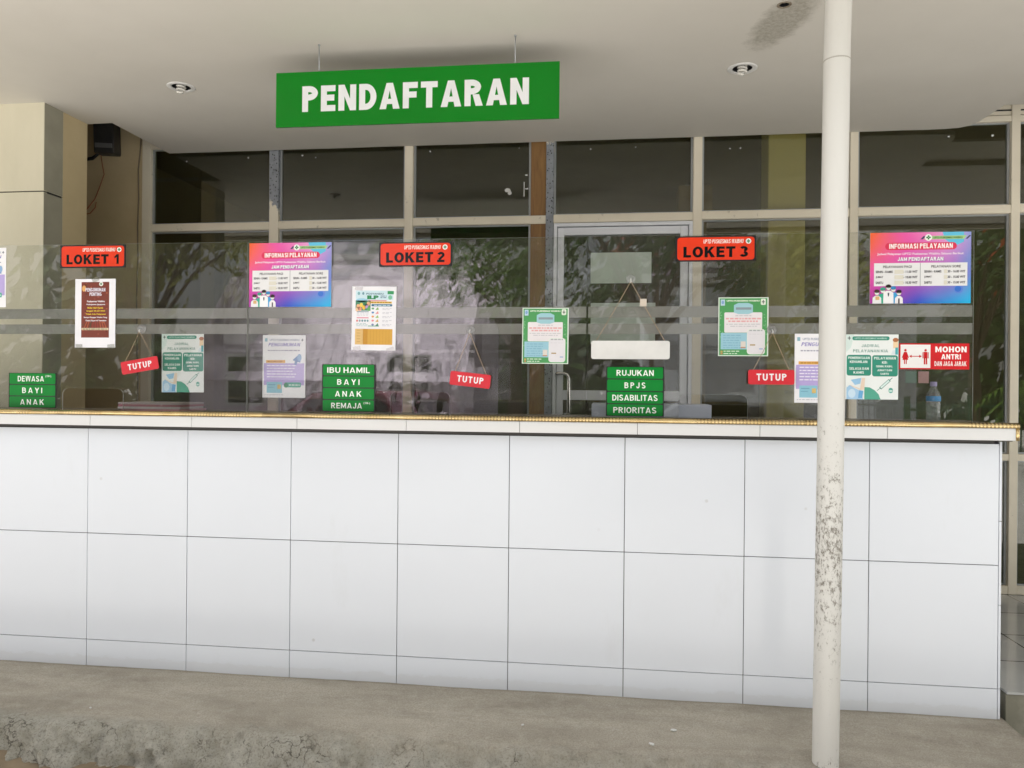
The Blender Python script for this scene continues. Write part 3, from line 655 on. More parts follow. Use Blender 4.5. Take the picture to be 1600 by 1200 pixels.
loket(-2.007, 1.928, 1); loket(-.438, 1.918, 2); loket(.876, 1.925, 3)

def plates(x, z, w, h, rows, lab, sup=None):
    t = thing('category_board', lab, 'sign', (x, F, z), group='green category boards')
    mb = MB(); mb.box(-w/2, w/2, -.002, 0, -h/2, h/2, bev=.0004); mb.build('backing', BLACKB, t)
    n = len(rows); rh = h/n
    for i, (s, fx, sp_) in enumerate(rows):
        zc = h/2 - rh*(i+.5)
        mb = MB(); mb.prism(rrect(-w/2+.005, -rh/2+.0022, w/2-.005, rh/2-.0022, .006), -.0030, -.0022); o = mb.build('name_plate', PLATEG, t, (0, 0, zc))
        P = Print(w, rh); off = -.03 if (sup and i == sup[0]) else 0
        P.big(s, .5-fx/2+off, .26, .5+fx/2+off, .73, '#fbfff8', 1, .185, .16 if sp_ < 1.1 else .42)
        if sup and i == sup[0]: P.text(sup[1], .5+fx/2+.0, .60, .5+fx/2+.12, .82, '#fbfff8', 1, .01)
        P.build('lettering', o, -.0032, VINYL)
plates(-2.315, 1.289, .25, .167, [('DEWASA', .55, 1.0), ('BAYI', .42, 1.25), ('ANAK', .50, 1.22)], 'green board reading DEWASA, BAYI, ANAK at the far left of the counter', (0, '(18+)'))
plates(-.744, 1.315, .25, .215, [('IBU HAMIL', .80, 1.0), ('BAYI', .42, 1.25), ('ANAK', .50, 1.25), ('REMAJA', .58, 1.0)], 'green board of four plates, IBU HAMIL to REMAJA', (3, '(18-)'))
plates(.541, 1.311, .248, .215, [('RUJUKAN', .64, 1.0), ('BPJS', .36, 1.2), ('DISABILITAS', .78, 1.0), ('PRIORITAS', .74, 1.0)], 'green board of four plates, RUJUKAN to PRIORITAS')

def poster(name, label, cat, x, z, w, h, P, y=F, rot=0, group=None, curl=.0, base=None):
    t = thing(name, label, cat, (x, y, z), (0, R(-rot), 0), group)
    mb = MB(); n = 6
    g = [[mb.b.verts.new((-w/2+w*i/n, -.0003, -h/2+h*j/n)) for j in range(n+1)] for i in range(n+1)]
    mb.b.free(); mb = MB(); mb.box(-w/2, w/2, -.0006, 0, -h/2, h/2); mb.build('sheet', base or PAPERW, t)
    P.build('print', t, -.0007); return t
def pengumuman(w, h):
    P = Print(w, h); lav = '#b3a2d8'
    P.rect(.0, .0, 1, 1, '#f2f1f4', 1); P.rect(.03, .20, .97, .55, '#b9a9de', 2); P.rect(.05, .895, .11, .95, '#8fb7c6', 3)
    P.text('UPTD PUSKESMAS WAIBHU', .16, .905, .86, .94, '#9aa2b8', 3, .02); P.rect(.90, .915, .95, .928, '#68707c', 3); P.rect(.918, .90, .932, .943, '#68707c', 4)
    P.big('PENGUMUMAN', .14, .82, .87, .875, '#8f85c4', 3, .2, .14, .02)
    P.words(.12, .88, .745, .018, '#a6a4b6', 3, 4)
    P.rect(.08, .555, .53, .60, '#e3ad58', 3); P.words(.12, .5, .57, .014, '#a5793a', 4, 7)
    for i in range(5): P.words(.10, .80-.05*(i % 3), .505-.045*i, .016, '#efeaf8', 3, 20+i)
    P.poly([(.70, .60), (.86, .70), (.90, .66), (.88, .56)], '#6f93c4', 4); P.ell(.86, .64, .05, .06, '#92b4d8', 5); P.poly([(.74, .53), (.79, .52), (.82, .58), (.76, .60)], '#7e9cc8', 4)
    P.rect(.10, .075, .46, .25, '#8fc6d8', 3); P.rect(.35, .14, .43, .21, '#d9bb72', 4); P.rect(.13, .20, .30, .215, '#6fa4bd', 4); P.rect(.13, .16, .27, .17, '#6fa4bd', 4)
    P.rect(.52, .165, .90, .245, '#5fae9c', 3, .02); P.ell(.55, .20, .05, .04, '#3f8f6a', 4); P.words(.62, .87, .195, .018, '#d9efe6', 4, 3)
    P.words(.05, .5, .04, .01, '#b9b9c2', 3, 31); return P
poster('announcement_poster', 'white and lilac PENGUMUMAN poster cut by the left picture edge', 'poster', -2.564, 1.832, .207, .287, pengumuman(.207, .287), group='announcement posters')
poster('announcement_poster', 'white and lilac PENGUMUMAN poster between the JADWAL poster and the IBU HAMIL board', 'poster', -1.055, 1.411, .206, .288, pengumuman(.206, .288), y=AY+.0065, group='announcement posters')
poster('announcement_poster', 'white and lilac PENGUMUMAN poster partly behind the white pole', 'poster', 1.307, 1.416, .203, .291, pengumuman(.203, .291), y=F, group='announcement posters')

def jadwal(w, h):
    P = Print(w, h); g = '#2f8f78'
    P.rect(0, 0, 1, 1, '#eef2f0', 1); P.poly([(0, 1), (0, .72), (.10, .80), (.16, 1)], '#d9e9e4', 2)
    P.rect(.035, .938, .095, .95, '#3a4a46', 3); P.rect(.058, .915, .072, .972, '#3a4a46', 4); P.rect(.125, .91, .83, .97, g, 3, .028); P.text('UPTD PUSKESMAS WAIBHU', .17, .927, .78, .953, '#cfe9de', 4, .01)
    P.big('JADWAL', .30, .805, .64, .848, '#41887a', 3, .17, .22); P.big('PELAYANAN KIA', .14, .725, .80, .768, '#41887a', 3, .17, .2)
    P.rect(.02, .365, .485, .685, g, 3, .035); P.rect(.505, .355, .99, .68, g, 3, .035)
    for s, a, b, z in (('PEMERIKSAAN', .05, .455, .62), ('KEHAMILAN:', .08, .42, .56), ('SELASA DAN', .07, .44, .455), ('KAMIS', .15, .35, .395)): P.big(s, a, z, b, z+.038, '#f2fbf7', 5, .21)
    for s, a, b, z, q in (('PELAYANAN', .54, .95, .615, .040), ('KB:', .69, .79, .55, .04), ('SENIN, RABU,', .58, .89, .495, .03), ('JUMAT DAN', .60, .88, .435, .03), ('SABTU', .66, .82, .38, .03)): P.big(s, a, z, b, z+q, '#f2fbf7', 5, .21)
    # seated figure in blue over a green hill, syringe and vial
    P.poly([(.36, 0), (.36, .19), (.46, .185), (.56, .14), (.63, .08), (.67, 0)], '#55aa92', 3); P.poly([(.10, .30), (.30, .33), (.28, .24), (.18, .22)], '#9cc9ea', 3)
    P.poly([(.07, .225), (.28, .165), (.31, .33), (.37, .33), (.36, .155), (.30, .14), (.12, .20)], '#efd9c4', 5); P.poly([(.02, 0), (.02, .18), (.08, .22), (.18, .17), (.28, .13), (.34, 0)], '#a9d0ee', 4); P.ell(.12, .09, .07, .07, '#cfe6f6', 6); P.poly([(.24, .02), (.32, .02), (.34, .13), (.26, .14)], '#6fb0e0', 6)
    def bar(x0, z0, x1, z1, t, c, L):
        a = w/h; d = Vector(((x1-x0)*a, z1-z0)).normalized(); n_ = Vector((-d.y, d.x))*t; P.poly([(x0-n_.x/a, z0-n_.y), (x1-n_.x/a, z1-n_.y), (x1+n_.x/a, z1+n_.y), (x0+n_.x/a, z0+n_.y)], c, L)
    bar(.66, .17, .84, .30, .021, '#41887a', 3); bar(.672, .18, .828, .292, .014, '#dff0ec', 4); bar(.60, .135, .66, .175, .004, '#41887a', 3); bar(.84, .30, .89, .335, .005, '#41887a', 3)
    P.rect(.82, .10, .90, .18, '#57ab9b', 3, .03); P.rect(.83, .12, .89, .145, '#cfe9e2', 4)
    P.ell(.945, .915, .055, .032, '#b06f45', 4); P.rect(.90, .79, .99, .91, '#f0d3a8', 3); P.rect(.94, .69, .99, .80, '#48aab0', 4); P.poly([(.86, .69), (.94, .69), (.94, .76), (.89, .755)], '#dbe6ea', 3)
    return P
poster('schedule_poster', 'white and teal JADWAL poster over the tilted TUTUP plate at the left', 'poster', -1.552, 1.424, .210, .274, jadwal(.21, .274), y=AY+.0065, rot=.4, group='schedule posters')
poster('schedule_poster', 'white and teal JADWAL poster right of the white pole beside the MOHON ANTRI sign', 'poster', 1.516, 1.423, .209, .271, jadwal(.209, .271), y=F, group='schedule posters')

def lerp3(a, b, t): return tuple(x+(y-x)*t for x, y in zip(a, b))
def info(w, h):
    P = Print(w, h)
    OR, PK, LP, PU, BL, CY, MG = map(hx, ('#f4691f', '#e85aa8', '#e79ccf', '#8f5fc4', '#2a52c4', '#22b4e4', '#a8359f'))
    def fn(x, z):
        n_ = .10*noise.noise(Vector((x*3, z*3, 1))); t = max(0, min(1, z+n_)); u_ = max(0, min(1, x+n_))
        bot = lerp3(MG, BL, min(1, u_*2.2)) if u_ < .45 else lerp3(BL, CY, (u_-.45)/.55)
        mid = lerp3(PK, PU, u_); topc = lerp3(OR, PK, min(1, u_*3)) if u_ < .33 else lerp3(PK, LP, min(1, (u_-.33)*2.4)) if u_ < .7 else lerp3(LP, hx('#9a9ad8'), (u_-.7)/.3)
        c = lerp3(bot, mid, min(1, t/.42)) if t < .42 else lerp3(mid, topc, min(1, (t-.42)/.45))
        if u_ > .86: c = lerp3(c, CY, (u_-.86)*4*(1-t*.7))
        return c
    P.grad(20, 14, fn, 1); P.poly([(.72, 1), (.93, 1), (.93, .86), (.84, .80), (.74, .90)], '#62bfe0', 2)
    P.poly([(.50, .90), (.53, .945), (.555, .945), (.525, .90)], '#474a68', 3); P.poly([(.535, .90), (.565, .945), (.96, .95), (.93, .90)], '#a6cf8e', 3); P.poly([(.945, .90), (.98, .95), (1., .95), (.965, .90)], '#474a68', 3)
    P.text('UPTD PUSKESMAS WAIBHU', .63, .908, .915, .935, '#50743c', 5, .03); cross(P, .58, .925, .035, w/h, 4)
    P.rect(.15, .755, .86, .855, '#dc3a58', 3, .05); P.big('INFORMASI PELAYANAN', .19, .772, .82, .842, '#fff6f4', 5, .235)
    P.text('Jadwal Pelayanan UPTD Puskesmas Waibhu Sebagai Berikut:', .07, .675, .93, .715, '#fbe9f6', 5, .02); P.big('JAM PENDAFTARAN', .279, .592, .733, .645, '#5a3d86', 5, .22); P.big('JAM PENDAFTARAN', .275, .598, .728, .650, '#ffffff', 6, .22)
    P.rect(.04, .245, .965, .57, '#e9e9e9', 3); P.rect(.499, .245, .503, .57, '#56565e', 4)
    P.text('PELAYANAN PAGI', .13, .500, .415, .535, '#4a474a', 5, .02); P.text('PELAYANAN SORE', .61, .500, .90, .535, '#4a474a', 5, .02)
    for i, (d, e, g_) in enumerate((('SENIN - KAMIS', '- 11.00 WIT', '.30 - 16.00 WIT'), ('JUMAT', '- 10.00 WIT', '.30 - 15.00 WIT'), ('SABTU', '- 10.30 WIT', '.30 - 15.00 WIT'))):
        z = .43-.077*i; ww = .17 if i == 0 else .075
        P.text(d, .057, z, .057+ww, z+.034, '#3c3a3e', 5, .03); P.text(e, .335, z, .475, z+.034, '#3c3a3e', 5, .03); P.rect(.245, z-.012, .335, z+.045, '#e0dccd', 6)
        P.text(d, .54, z, .54+ww, z+.034, '#3c3a3e', 5, .03); P.text(g_, .765, z, .945, z+.034, '#3c3a3e', 5, .03); P.rect(.735, z-.012, .768, z+.045, '#e0dccd', 6)
    P.ell(.88, .195, .045, .055, '#5f86d6', 2); P.ell(.875, .20, .032, .04, '#3f74cf', 3)
    # five health workers, plain generic figures
    for cx, hz, bw, bc, hc in ((.13, .185, .052, '#3fae90', '#3f9f86'), (.235, .20, .048, '#4aa6dc', '#3f8fc8'), (.07, .155, .045, '#eeeef0', '#4a3532'), (.185, .225, .052, '#f2f2f4', '#2a2220'), (.29, .15, .04, '#f3f0f2', '#33262a')):
        L = 5 if bc in ('#3fae90', '#4aa6dc') else 8
        P.poly([(cx-bw, 0), (cx-bw*.95, hz-.075), (cx-bw*.4, hz-.045), (cx+bw*.4, hz-.045), (cx+bw*.95, hz-.075), (cx+bw, 0)], bc, L)
        P.ell(cx, hz, .024, .038, '#e6bb9b', L+1); P.ell(cx, hz+.018, .027, .026, hc, L+2); P.ell(cx, hz-.013, .02, .018, '#e8f0f2', L+2)
    P.poly([(.18, .10), (.19, .10), (.194, .15), (.176, .15)], '#4c5560', 11); P.rect(.055, .05, .095, .10, '#dcb37a', 11); P.rect(.283, 0, .297, .07, '#3a3036', 11)
    return P
for x, z, lb in ((-1.026, 1.831, 'purple and blue INFORMASI PELAYANAN poster left of the LOKET 2 sign'), (1.702, 1.834, 'purple and blue INFORMASI PELAYANAN poster above the MOHON ANTRI sign')):
    t = thing('information_poster', lb, 'poster', (x, F, z), group='service hours posters')
    mb = MB(); mb.box(-.197, .197, -.002, 0, -.147, .147, bev=.0004); mb.build('sheet', PAPERW, t); info(.394, .294).build('print', t, -.0022, VINYL)

def penting():
    P = Print(.207, .326); P.rect(0, 0, 1, 1, '#f1f0f4', 1)
    x0, x1, z0, z1 = .155, .845, .145, .955; rg = random.Random(5)
    P.rect(x0, z0, x1, z1, '#7a3526', 2)
    for i in range(60):
        a, b = rg.uniform(x0+.03, x1-.03), rg.uniform(z0+.02, z1-.02); P.ell(a, b, rg.uniform(.012, .03), rg.uniform(.008, .018), rg.choice(['#93483a', '#5f261b', '#a5583a', '#6b4434']), 3, 7)
    for i in range(9): P.poly([(x0+.04+i*.075, z0+.10), (x0+.06+i*.075, z0+.10), (.5+(i-4)*.05+.02, z0+.25), (.5+(i-4)*.05, z0+.25)], rg.choice(['#4c4632', '#96392c', '#b05a38']), 4)
    P.ell(.22, .86, .05, .045, '#e0a766', 4); cross(P, .645, .925, .05, .207/.326, 5)
    P.big('PENGUMUMAN', .26, .815, .75, .868, '#e9e3f0', 6, .25); P.big('PENTING', .36, .752, .66, .802, '#e9e3f0', 6, .25)
    for i, (s, a, b, c) in enumerate((('Puskesmas Waibhu', .30, .74, '#efeaf0'), ('Kabupaten Jayapura', .29, .75, '#efeaf0'), ('Mulai Hari Kamis', .31, .70, '#ecc83c'), ('tanggal 28 Juli 2025', .28, .75, '#ecc83c'), ('Tidak Ada Pelayanan', .27, .77, '#ecc83c'), ('Sampai Dengan Waktu Yang', .22, .80, '#efeaf0'), ('Tidak Dapat di Tentukan', .26, .78, '#efeaf0'))):
        P.text(s, a, .66-.047*i, b, .685-.047*i, c, 6, .035)
    P.rect(x0+.01, .255, x1-.01, .285, '#d8c6a4', 5); P.words(x0+.04, x1-.04, .264, .01, '#55402e', 6, 9); return P
poster('notice_paper', 'white A4 notice with a dark red batik print under the LOKET 1 sign', 'notice', -1.993, 1.658, .207, .326, penting())
def ilp():
    P = Print(.206, .289); P.rect(0, 0, 1, 1, '#f0eff3', 1)
    P.rect(.08, .79, .93, .935, '#cfe6ee', 2); P.ell(.15, .89, .03, .025, '#7fb0b8', 3); P.ell(.25, .89, .025, .022, '#6a9aa8', 3); P.text('POSYANDU', .32, .872, .71, .90, '#3d6a7c', 3, .03, 3, 1.1)
    P.text('ILP', .34, .80, .60, .86, '#2d8a55', 3, .07); P.rect(.80, .88, .94, .93, '#3d9a62', 3); P.ell(.86, .83, .045, .035, '#7cc0a0', 3); P.words(.64, .78, .845, .012, '#5b8296', 3, 2); P.words(.64, .78, .82, .012, '#5b8296', 3, 3)
    P.rect(.37, .77, .78, .785, '#e0898c', 3); P.rect(.40, .735, .90, .765, '#e9bf52', 3); P.words(.44, .88, .745, .010, '#7c6428', 4, 4); P.rect(.44, .69, .91, .725, '#3f7390', 3, .012); P.words(.50, .86, .70, .012, '#c9dfe8', 4, 5)
    P.rect(.08, .62, .42, .78, '#4b8a6d', 3); P.ell(.22, .785, .13, .03, '#9fd0e4', 3)
    for a, b, c in ((.14, .69, '#eeb68a'), (.21, .71, '#f0d060'), (.27, .67, '#f2c24e'), (.33, .69, '#c7a6d6'), (.37, .73, '#e9b48c'), (.18, .65, '#e99b86'), (.30, .73, '#3f7d56'), (.12, .64, '#f0c8a0'), (.38, .65, '#6cb266')): P.ell(a, b, .04, .035, c, 4, 10)
    P.rect(.11, .60, .38, .61, '#57808f', 3)
    for i in range(3): P.words(.11, .38, .585-.02*i, .007, '#c2c2ca', 3, 40+i)
    P.rect(.11, .50, .38, .518, '#e29aa8', 3)
    for i, c in enumerate(('#d97b7b', '#9aa0aa', '#6f9aa4', '#6f9aa4', '#7da2a8')): P.ell(.12+.06*i, .463, .022, .018, c, 3, 10)
    for i in range(3): P.words(.10, .36, .415-.018*i, .007, '#9fc0c0', 3, 50+i)
    for j in range(5):
        z = .655-.063*j; P.ell(.475, z, .03, .016, ('#6aa878', '#5f8cc4', '#e5a25f', '#e88a96', '#7f8cb8')[j], 3, 10); P.poly([(.53, z-.02), (.61, z-.02), (.59, z+.025)], ('#8cb86a', '#e6a0a0', '#9cc070', '#d6b06a', '#5f8f7c')[j], 3); P.words(.69, .9, z, .008, '#c3c3cb', 3, 60+j); P.words(.69, .86, z-.02, .008, '#c3c3cb', 3, 70+j)
    P.rect(.37, .375, .62, .387, '#5fa884', 3)
    P.rect(.08, .09, .925, .335, '#d9a748', 3); P.rect(.08, .09, .265, .335, '#e3bd7c', 4); P.rect(.26, .09, .36, .335, '#cc9436', 4)
    for i in range(8): P.rect(.36+.07*i, .09, .363+.07*i, .335, '#b8852c', 5)
    for i in range(5): P.rect(.12, .13+.045*i, .2, .138+.045*i, '#c29a54', 5)
    return P
poster('notice_paper', 'white A4 ILP notice with an orange table, above the IBU HAMIL board', 'notice', -.628, 1.63, .206, .289, ilp(), rot=-.7)
for x, z in ((-.705, 1.492), (-.548, 1.489), (-.70, 1.768), (-1.992, 1.818), (-2.075, 1.500), (-1.910, 1.500)):
    mb = MB(); mb.box(-.018, .018, -.0016, -.0012, -.011, .011); o = mb.build('clear_tape', TAPEC, None, (x, F, z), (0, R(random.uniform(-25, 25)), 0)); par = [q for q in bpy.data.objects if q.name.startswith('notice_paper') and abs(q.location.x-x) < .2][0]
    o.parent = par; o.location = (x-par.location.x, 0, z-par.location.z)
def greenp(w, h):
    P = Print(w, h); P.rect(0, 0, 1, 1, '#dfe9dc', 1); P.rect(.02, .015, .975, .985, '#4f9c5c', 2); rg = random.Random(2)
    for i in range(24): P.ell(rg.choice([rg.uniform(.035, .09), rg.uniform(.89, .96)]), rg.uniform(.3, .75), .008, .007, '#a7d2a8', 3, 8)
    P.rect(.045, .86, .13, .965, '#b9cfe2', 3); P.ell(.087, .915, .026, .03, '#7fa4d0', 4); P.rect(.845, .87, .945, .975, '#e4ecdc', 3, .02); P.rect(.865, .915, .925, .93, '#5b665c', 4); P.rect(.887, .89, .903, .955, '#5b665c', 5)
    P.text('UPTD PUSKESMAS WAIBHU', .165, .928, .82, .955, '#eef6e6', 3, .035)
    P.rect(.12, .40, .875, .745, '#e7e2e4', 3, .02); P.poly([(.31, .74), (.31, .87), (.40, .905), (.60, .905), (.69, .87), (.69, .74), (.60, .715), (.40, .715)], '#9fcbd4', 4); P.rect(.35, .79, .66, .83, '#8d9aa2', 5)
    P.words(.34, .66, .68, .016, '#c7c3c8', 4, 11); P.words(.15, .85, .625, .026, '#e2a9a9', 4, 12); P.words(.20, .79, .580, .026, '#e2a9a9', 4, 13); P.words(.16, .86, .535, .016, '#c9c6ca', 4, 14); P.words(.24, .77, .50, .016, '#c9c6ca', 4, 15)
    P.rect(.05, .115, .575, .395, '#9cc9d8', 4)
    for i in range(6): P.words(.10, .45, .345-.042*i, .014, '#80b2c8', 5, 80+i)
    P.rect(.45, .155, .55, .25, '#ded6cc', 5); P.rect(.45, .135, .55, .155, '#c08f72', 6)
    P.rect(.575, .03, .935, .46, '#e4efe0', 5, .05); P.rect(.585, .038, .925, .452, '#e2dfe3', 6, .045)
    P.words(.62, .88, .425, .022, '#aab0b0', 7, 16); P.rect(.635, .18, .74, .20, '#aa8e4e', 7); P.rect(.82, .115, .89, .132, '#8fa6d2', 7); P.words(.62, .87, .37, .008, '#cfcdd2', 7, 18)
    P.rect(.05, .06, .09, .09, '#c9a860', 4); P.rect(.05, .03, .09, .052, '#c98a60', 4); P.words(.11, .45, .075, .016, '#d6ead2', 4, 21); P.words(.11, .38, .035, .016, '#d6ead2', 4, 22); return P
poster('survey_poster', 'green bordered poster between the TUTUP plate and the blank white hanging sign', 'poster', .150, 1.552, .204, .246, greenp(.204, .246), rot=-.3, group='green posters')
poster('survey_poster', 'green bordered poster under the LOKET 3 sign', 'poster', .994, 1.591, .207, .250, greenp(.207, .25), group='green posters')

# MOHON ANTRI sign
t = thing('queue_sign', 'red and white MOHON ANTRI sign with two figures and an arrow', 'sign', (1.760, F, 1.468))
mb = MB(); mb.box(-.136, .136, -.002, 0, -.0535, .0535, bev=.0004); mb.build('panel', MOHONRED, t)
P = Print(.272, .107); P.rect(.015, .05, .445, .95, '#f2f0ee', 1)
for cx, dress in ((.085, True), (.375, False)):
    P.ell(cx, .735, .018, .045, '#c8161c', 3, 12)
    if dress: P.poly([(cx-.018, .67), (cx+.018, .67), (cx+.040, .36), (cx-.040, .36)], '#c8161c', 3); P.rect(cx-.020, .2, cx-.006, .37, '#c8161c', 4); P.rect(cx+.006, .2, cx+.020, .37, '#c8161c', 4); P.poly([(cx-.02, .67), (cx-.05, .45), (cx-.04, .43), (cx-.015, .58)], '#c8161c', 4); P.poly([(cx+.02, .67), (cx+.05, .45), (cx+.04, .43), (cx+.015, .58)], '#c8161c', 4)
    else: P.rect(cx-.025, .42, cx+.025, .67, '#c8161c', 3); P.rect(cx-.024, .19, cx-.004, .45, '#c8161c', 4); P.rect(cx+.004, .19, cx+.024, .45, '#c8161c', 4); P.rect(cx-.043, .42, cx-.030, .66, '#c8161c', 4); P.rect(cx+.030, .42, cx+.043, .66, '#c8161c', 4)
P.rect(.165, .485, .295, .515, '#c8161c', 3); P.poly([(.14, .5), (.175, .56), (.175, .44)], '#c8161c', 4); P.poly([(.32, .5), (.285, .56), (.285, .44)], '#c8161c', 4); P.build('pictogram', t, -.0022, VINYL)
P = Print(.272, .107); P.big('MOHON', .515, .66, .96, .88, '#fff6f4', 1, .25); P.big('ANTRI', .60, .39, .88, .585, '#fff6f4', 1, .24); P.big('DAN JAGA JARAK', .505, .13, .96, .31, '#fff6f4', 1, .21); P.build('lettering', t, -.0022, VINYL)

# hanging plates, hooks and strings (inside the screens)
def hook(x, z, lab, plate=False):
    t = thing('suction_hook', lab, 'hook', (x, AY-.0005, z), group='clear suction hooks')
    mb = MB()
    if plate: mb.box(-.025, .025, -.0012, 0, -.028, .022, bev=.0004)
    c2 = MB(); c2.lathe([(.0, .0015), (.021, .0015), (.021, .003), (.012, .006), (.006, .008), (.0, .008)], n=20)
    c2.build('cup', HOOKC, t, None, (R(90), 0, 0))
    if plate: mb.build('base_plate', HOOKC, t)
    else: mb.b.free()
    mb = MB(); mb.tube([(0, -.007, 0), (0, -.020, -.002), (0, -.024, -.010), (0, -.020, -.016), (0, -.014, -.014)], .0022, 8); mb.build('hook_arm', WHITEP, t)
def sagline(a, b, n=6, sag=.003):
    a, b = Vector(a), Vector(b); return [a.lerp(b, i/n) + Vector((0, 0, -sag*math.sin(math.pi*i/n))) for i in range(n+1)]
def hanging(name, lab, x, z, w, h, rot, hk, mat, text=None, rad=.008, ys=AY-.020, group=None, tape=False):
    t = thing(name, lab, 'hanging sign', (x, ys, z), (0, R(-rot), 0), group)
    mb = MB(); mb.prism(rrect(-w/2, -h/2, w/2, h/2, rad), -.0015, .0015); mb.build('plate', mat, t)
    if text: P = Print(w, h); P.big(text, .18, .27, .83, .74, '#f6f2f4', 1, .23, .24); P.build('lettering', t, -.0018, VINYL)
    c, s = math.cos(R(rot)), math.sin(R(rot)); dx, dz = hk[0]-x, hk[1]-.012-z; hl = Vector((dx*c+dz*s, -.001, -dx*s+dz*c))
    mb = MB()
    for sx in (-1, 1): mb.tube(sagline(hl, (sx*(w/2-.018), .0, h/2-.006)), .0013, 6)
    mb.build('string', STRING, t)
    if tape:
        mb = MB(); q = hl.lerp(Vector((w/2-.018, 0, h/2)), .36); mb.box(q.x-.014, q.x+.014, -.003, -.002, q.z-.016, q.z+.016, mtx=None); mb.build('tape', TAPE, t)
    return t
G = 'red TUTUP plates'
hanging('closed_plate', 'red TUTUP plate tilted up to the right, left of the JADWAL poster', -1.751, 1.411, .186, .060, 9.7, (-1.754, 1.582), TUTUPRED, 'TUTUP', group=G)
hanging('closed_plate', 'red TUTUP plate tilted down to the right, left of the first green poster', -.180, 1.356, .182, .061, -5.9, (-.183, 1.578), TUTUPRED, 'TUTUP', group=G)
hanging('closed_plate', 'level red TUTUP plate just left of the white pole', 1.107, 1.377, .188, .062, 0, (1.111, 1.578), TUTUPRED, 'TUTUP', group=G)
hanging('blank_plate', 'blank white plate hung on a string above the RUJUKAN board', .519, 1.490, .335, .079, 0, (.519, 1.798), WHITEP, None, rad=.010, tape=True)
hook(-1.754, 1.582, 'clear suction hook holding the tilted TUTUP plate at the left'); hook(-.183, 1.578, 'clear suction hook holding the middle TUTUP plate'); hook(1.111, 1.578, 'clear suction hook holding the TUTUP plate near the pole'); hook(.519, 1.798, 'clear hook on a square base holding the blank white plate')

# ------------------------------------------------------------------ hanging PENDAFTARAN sign
SY = .075; t = thing('hanging_sign', 'large green PENDAFTARAN sign hanging from the canopy', 'sign', (-.460, SY, 2.649))
mb = MB(); mb.box(-.66, .66, -.006, .006, -.1265, .1265, bev=.001); mb.build('panel', SIGNGREEN, t)
P = Print(1.32, .253); P.big('PENDAFTARAN', .097, .265, .897, .735, '#e8eaec', 1, .27, .14); P.build('lettering', t, -.0064, VINYL)
for x in (-.914, .0): mb = MB(); mb.tube([(x+.46, 0, .126), (x+.46, -.004, .2505)], .0028, 6); mb.lathe([(0, .2465), (.006, .2465), (.006, .2510), (0, .2510)], (x+.46, -.004, 0), 10); mb.build('hanging_wire', ALU, t)
t.rotation_euler = (0, R(.12), 0)

# ------------------------------------------------------------------ recessed lamps
def lamp(x, y, lab):
    t = thing('ceiling_lamp', lab, 'lamp', (x, y, 2.9), group='recessed canopy lamps')
    mb = MB(); mb.lathe([(.047, .003), (.047, -.001), (.052, -.004), (.066, -.0045), (.072, -.001), (.072, .0)], n=32); mb.build('trim_ring', WHITEP, t)
    mb = MB(); pts = []
    for i in range(61): a = i/60*2*math.pi*3.6; pts.append((.019*math.cos(a), .019*math.sin(a), .030 - .058*i/60))
    mb.tube(pts, .0058, 7); mb.tube([(pts[-1]), (.008, .004, -.030), (0, 0, -.032)], .0058, 7); mb.build('spiral_tube', LAMPW, t)
    mb = MB(); mb.lathe([(0, .098), (.022, .098), (.022, .032), (0, .032)], n=18); mb.build('socket', WHITEP, t)
lamp(-1.837, .482, 'recessed spiral lamp in the canopy above the LOKET 1 end'); lamp(1.066, .55, 'recessed spiral lamp in the canopy near the white pole')
t = thing('empty_lamp_socket', 'empty lamp hole with a dangling holder in the mouldy canopy patch', 'lamp socket', (1.128, -.08, 2.9))
mb = MB(); mb.lathe([(0, .09), (.013, .09), (.015, .012), (.011, .012), (.0105, .03), (0, .03)], n=16); mb.build('holder', BLACKP, t)
mb = MB(); mb.lathe([(.019, .002), (.019, -.0012), (.028, -.002), (.030, .0)], n=24); mb.build('trim_ring', pm('rusty_ring', (.30, .26, .20), (.16, .12, .08), 60, .7), t)

# ------------------------------------------------------------------ white pole
t = thing('support_pole', 'round white pole with scuffed peeling paint standing in front of the counter', 'pole', (1.213, -.455, 0))
mb = MB(); H1 = 2.508
pts = [(0, 0, -.02)] + [(.022*z/2.9, 0, z) for z in [i*.12 for i in range(1, 21)]] + [(.019, 0, H1)]
mb.tube(pts, [.0455]*len(pts), 36, cap=False); o = mb.build('lower_pipe', POLE, t)
mb = MB(); pts = [(.019, 0, H1+.0012)] + [(.0195+.002*i, 0, H1+.05+.085*i) for i in range(5)] + [(.024, 0, 2.905)]
mb.tube(pts, [.0452]*len(pts), 36, cap=False); mb.build('upper_pipe', POLE, t)
mb = MB(); mb.lathe([(.0448, H1-.004), (.0462, H1), (.0448, H1+.004)], (.019, 0, 0), 36); mb.build('joint_seam', pm('seam_grey', (.45, .43, .38), rough=.8), t)

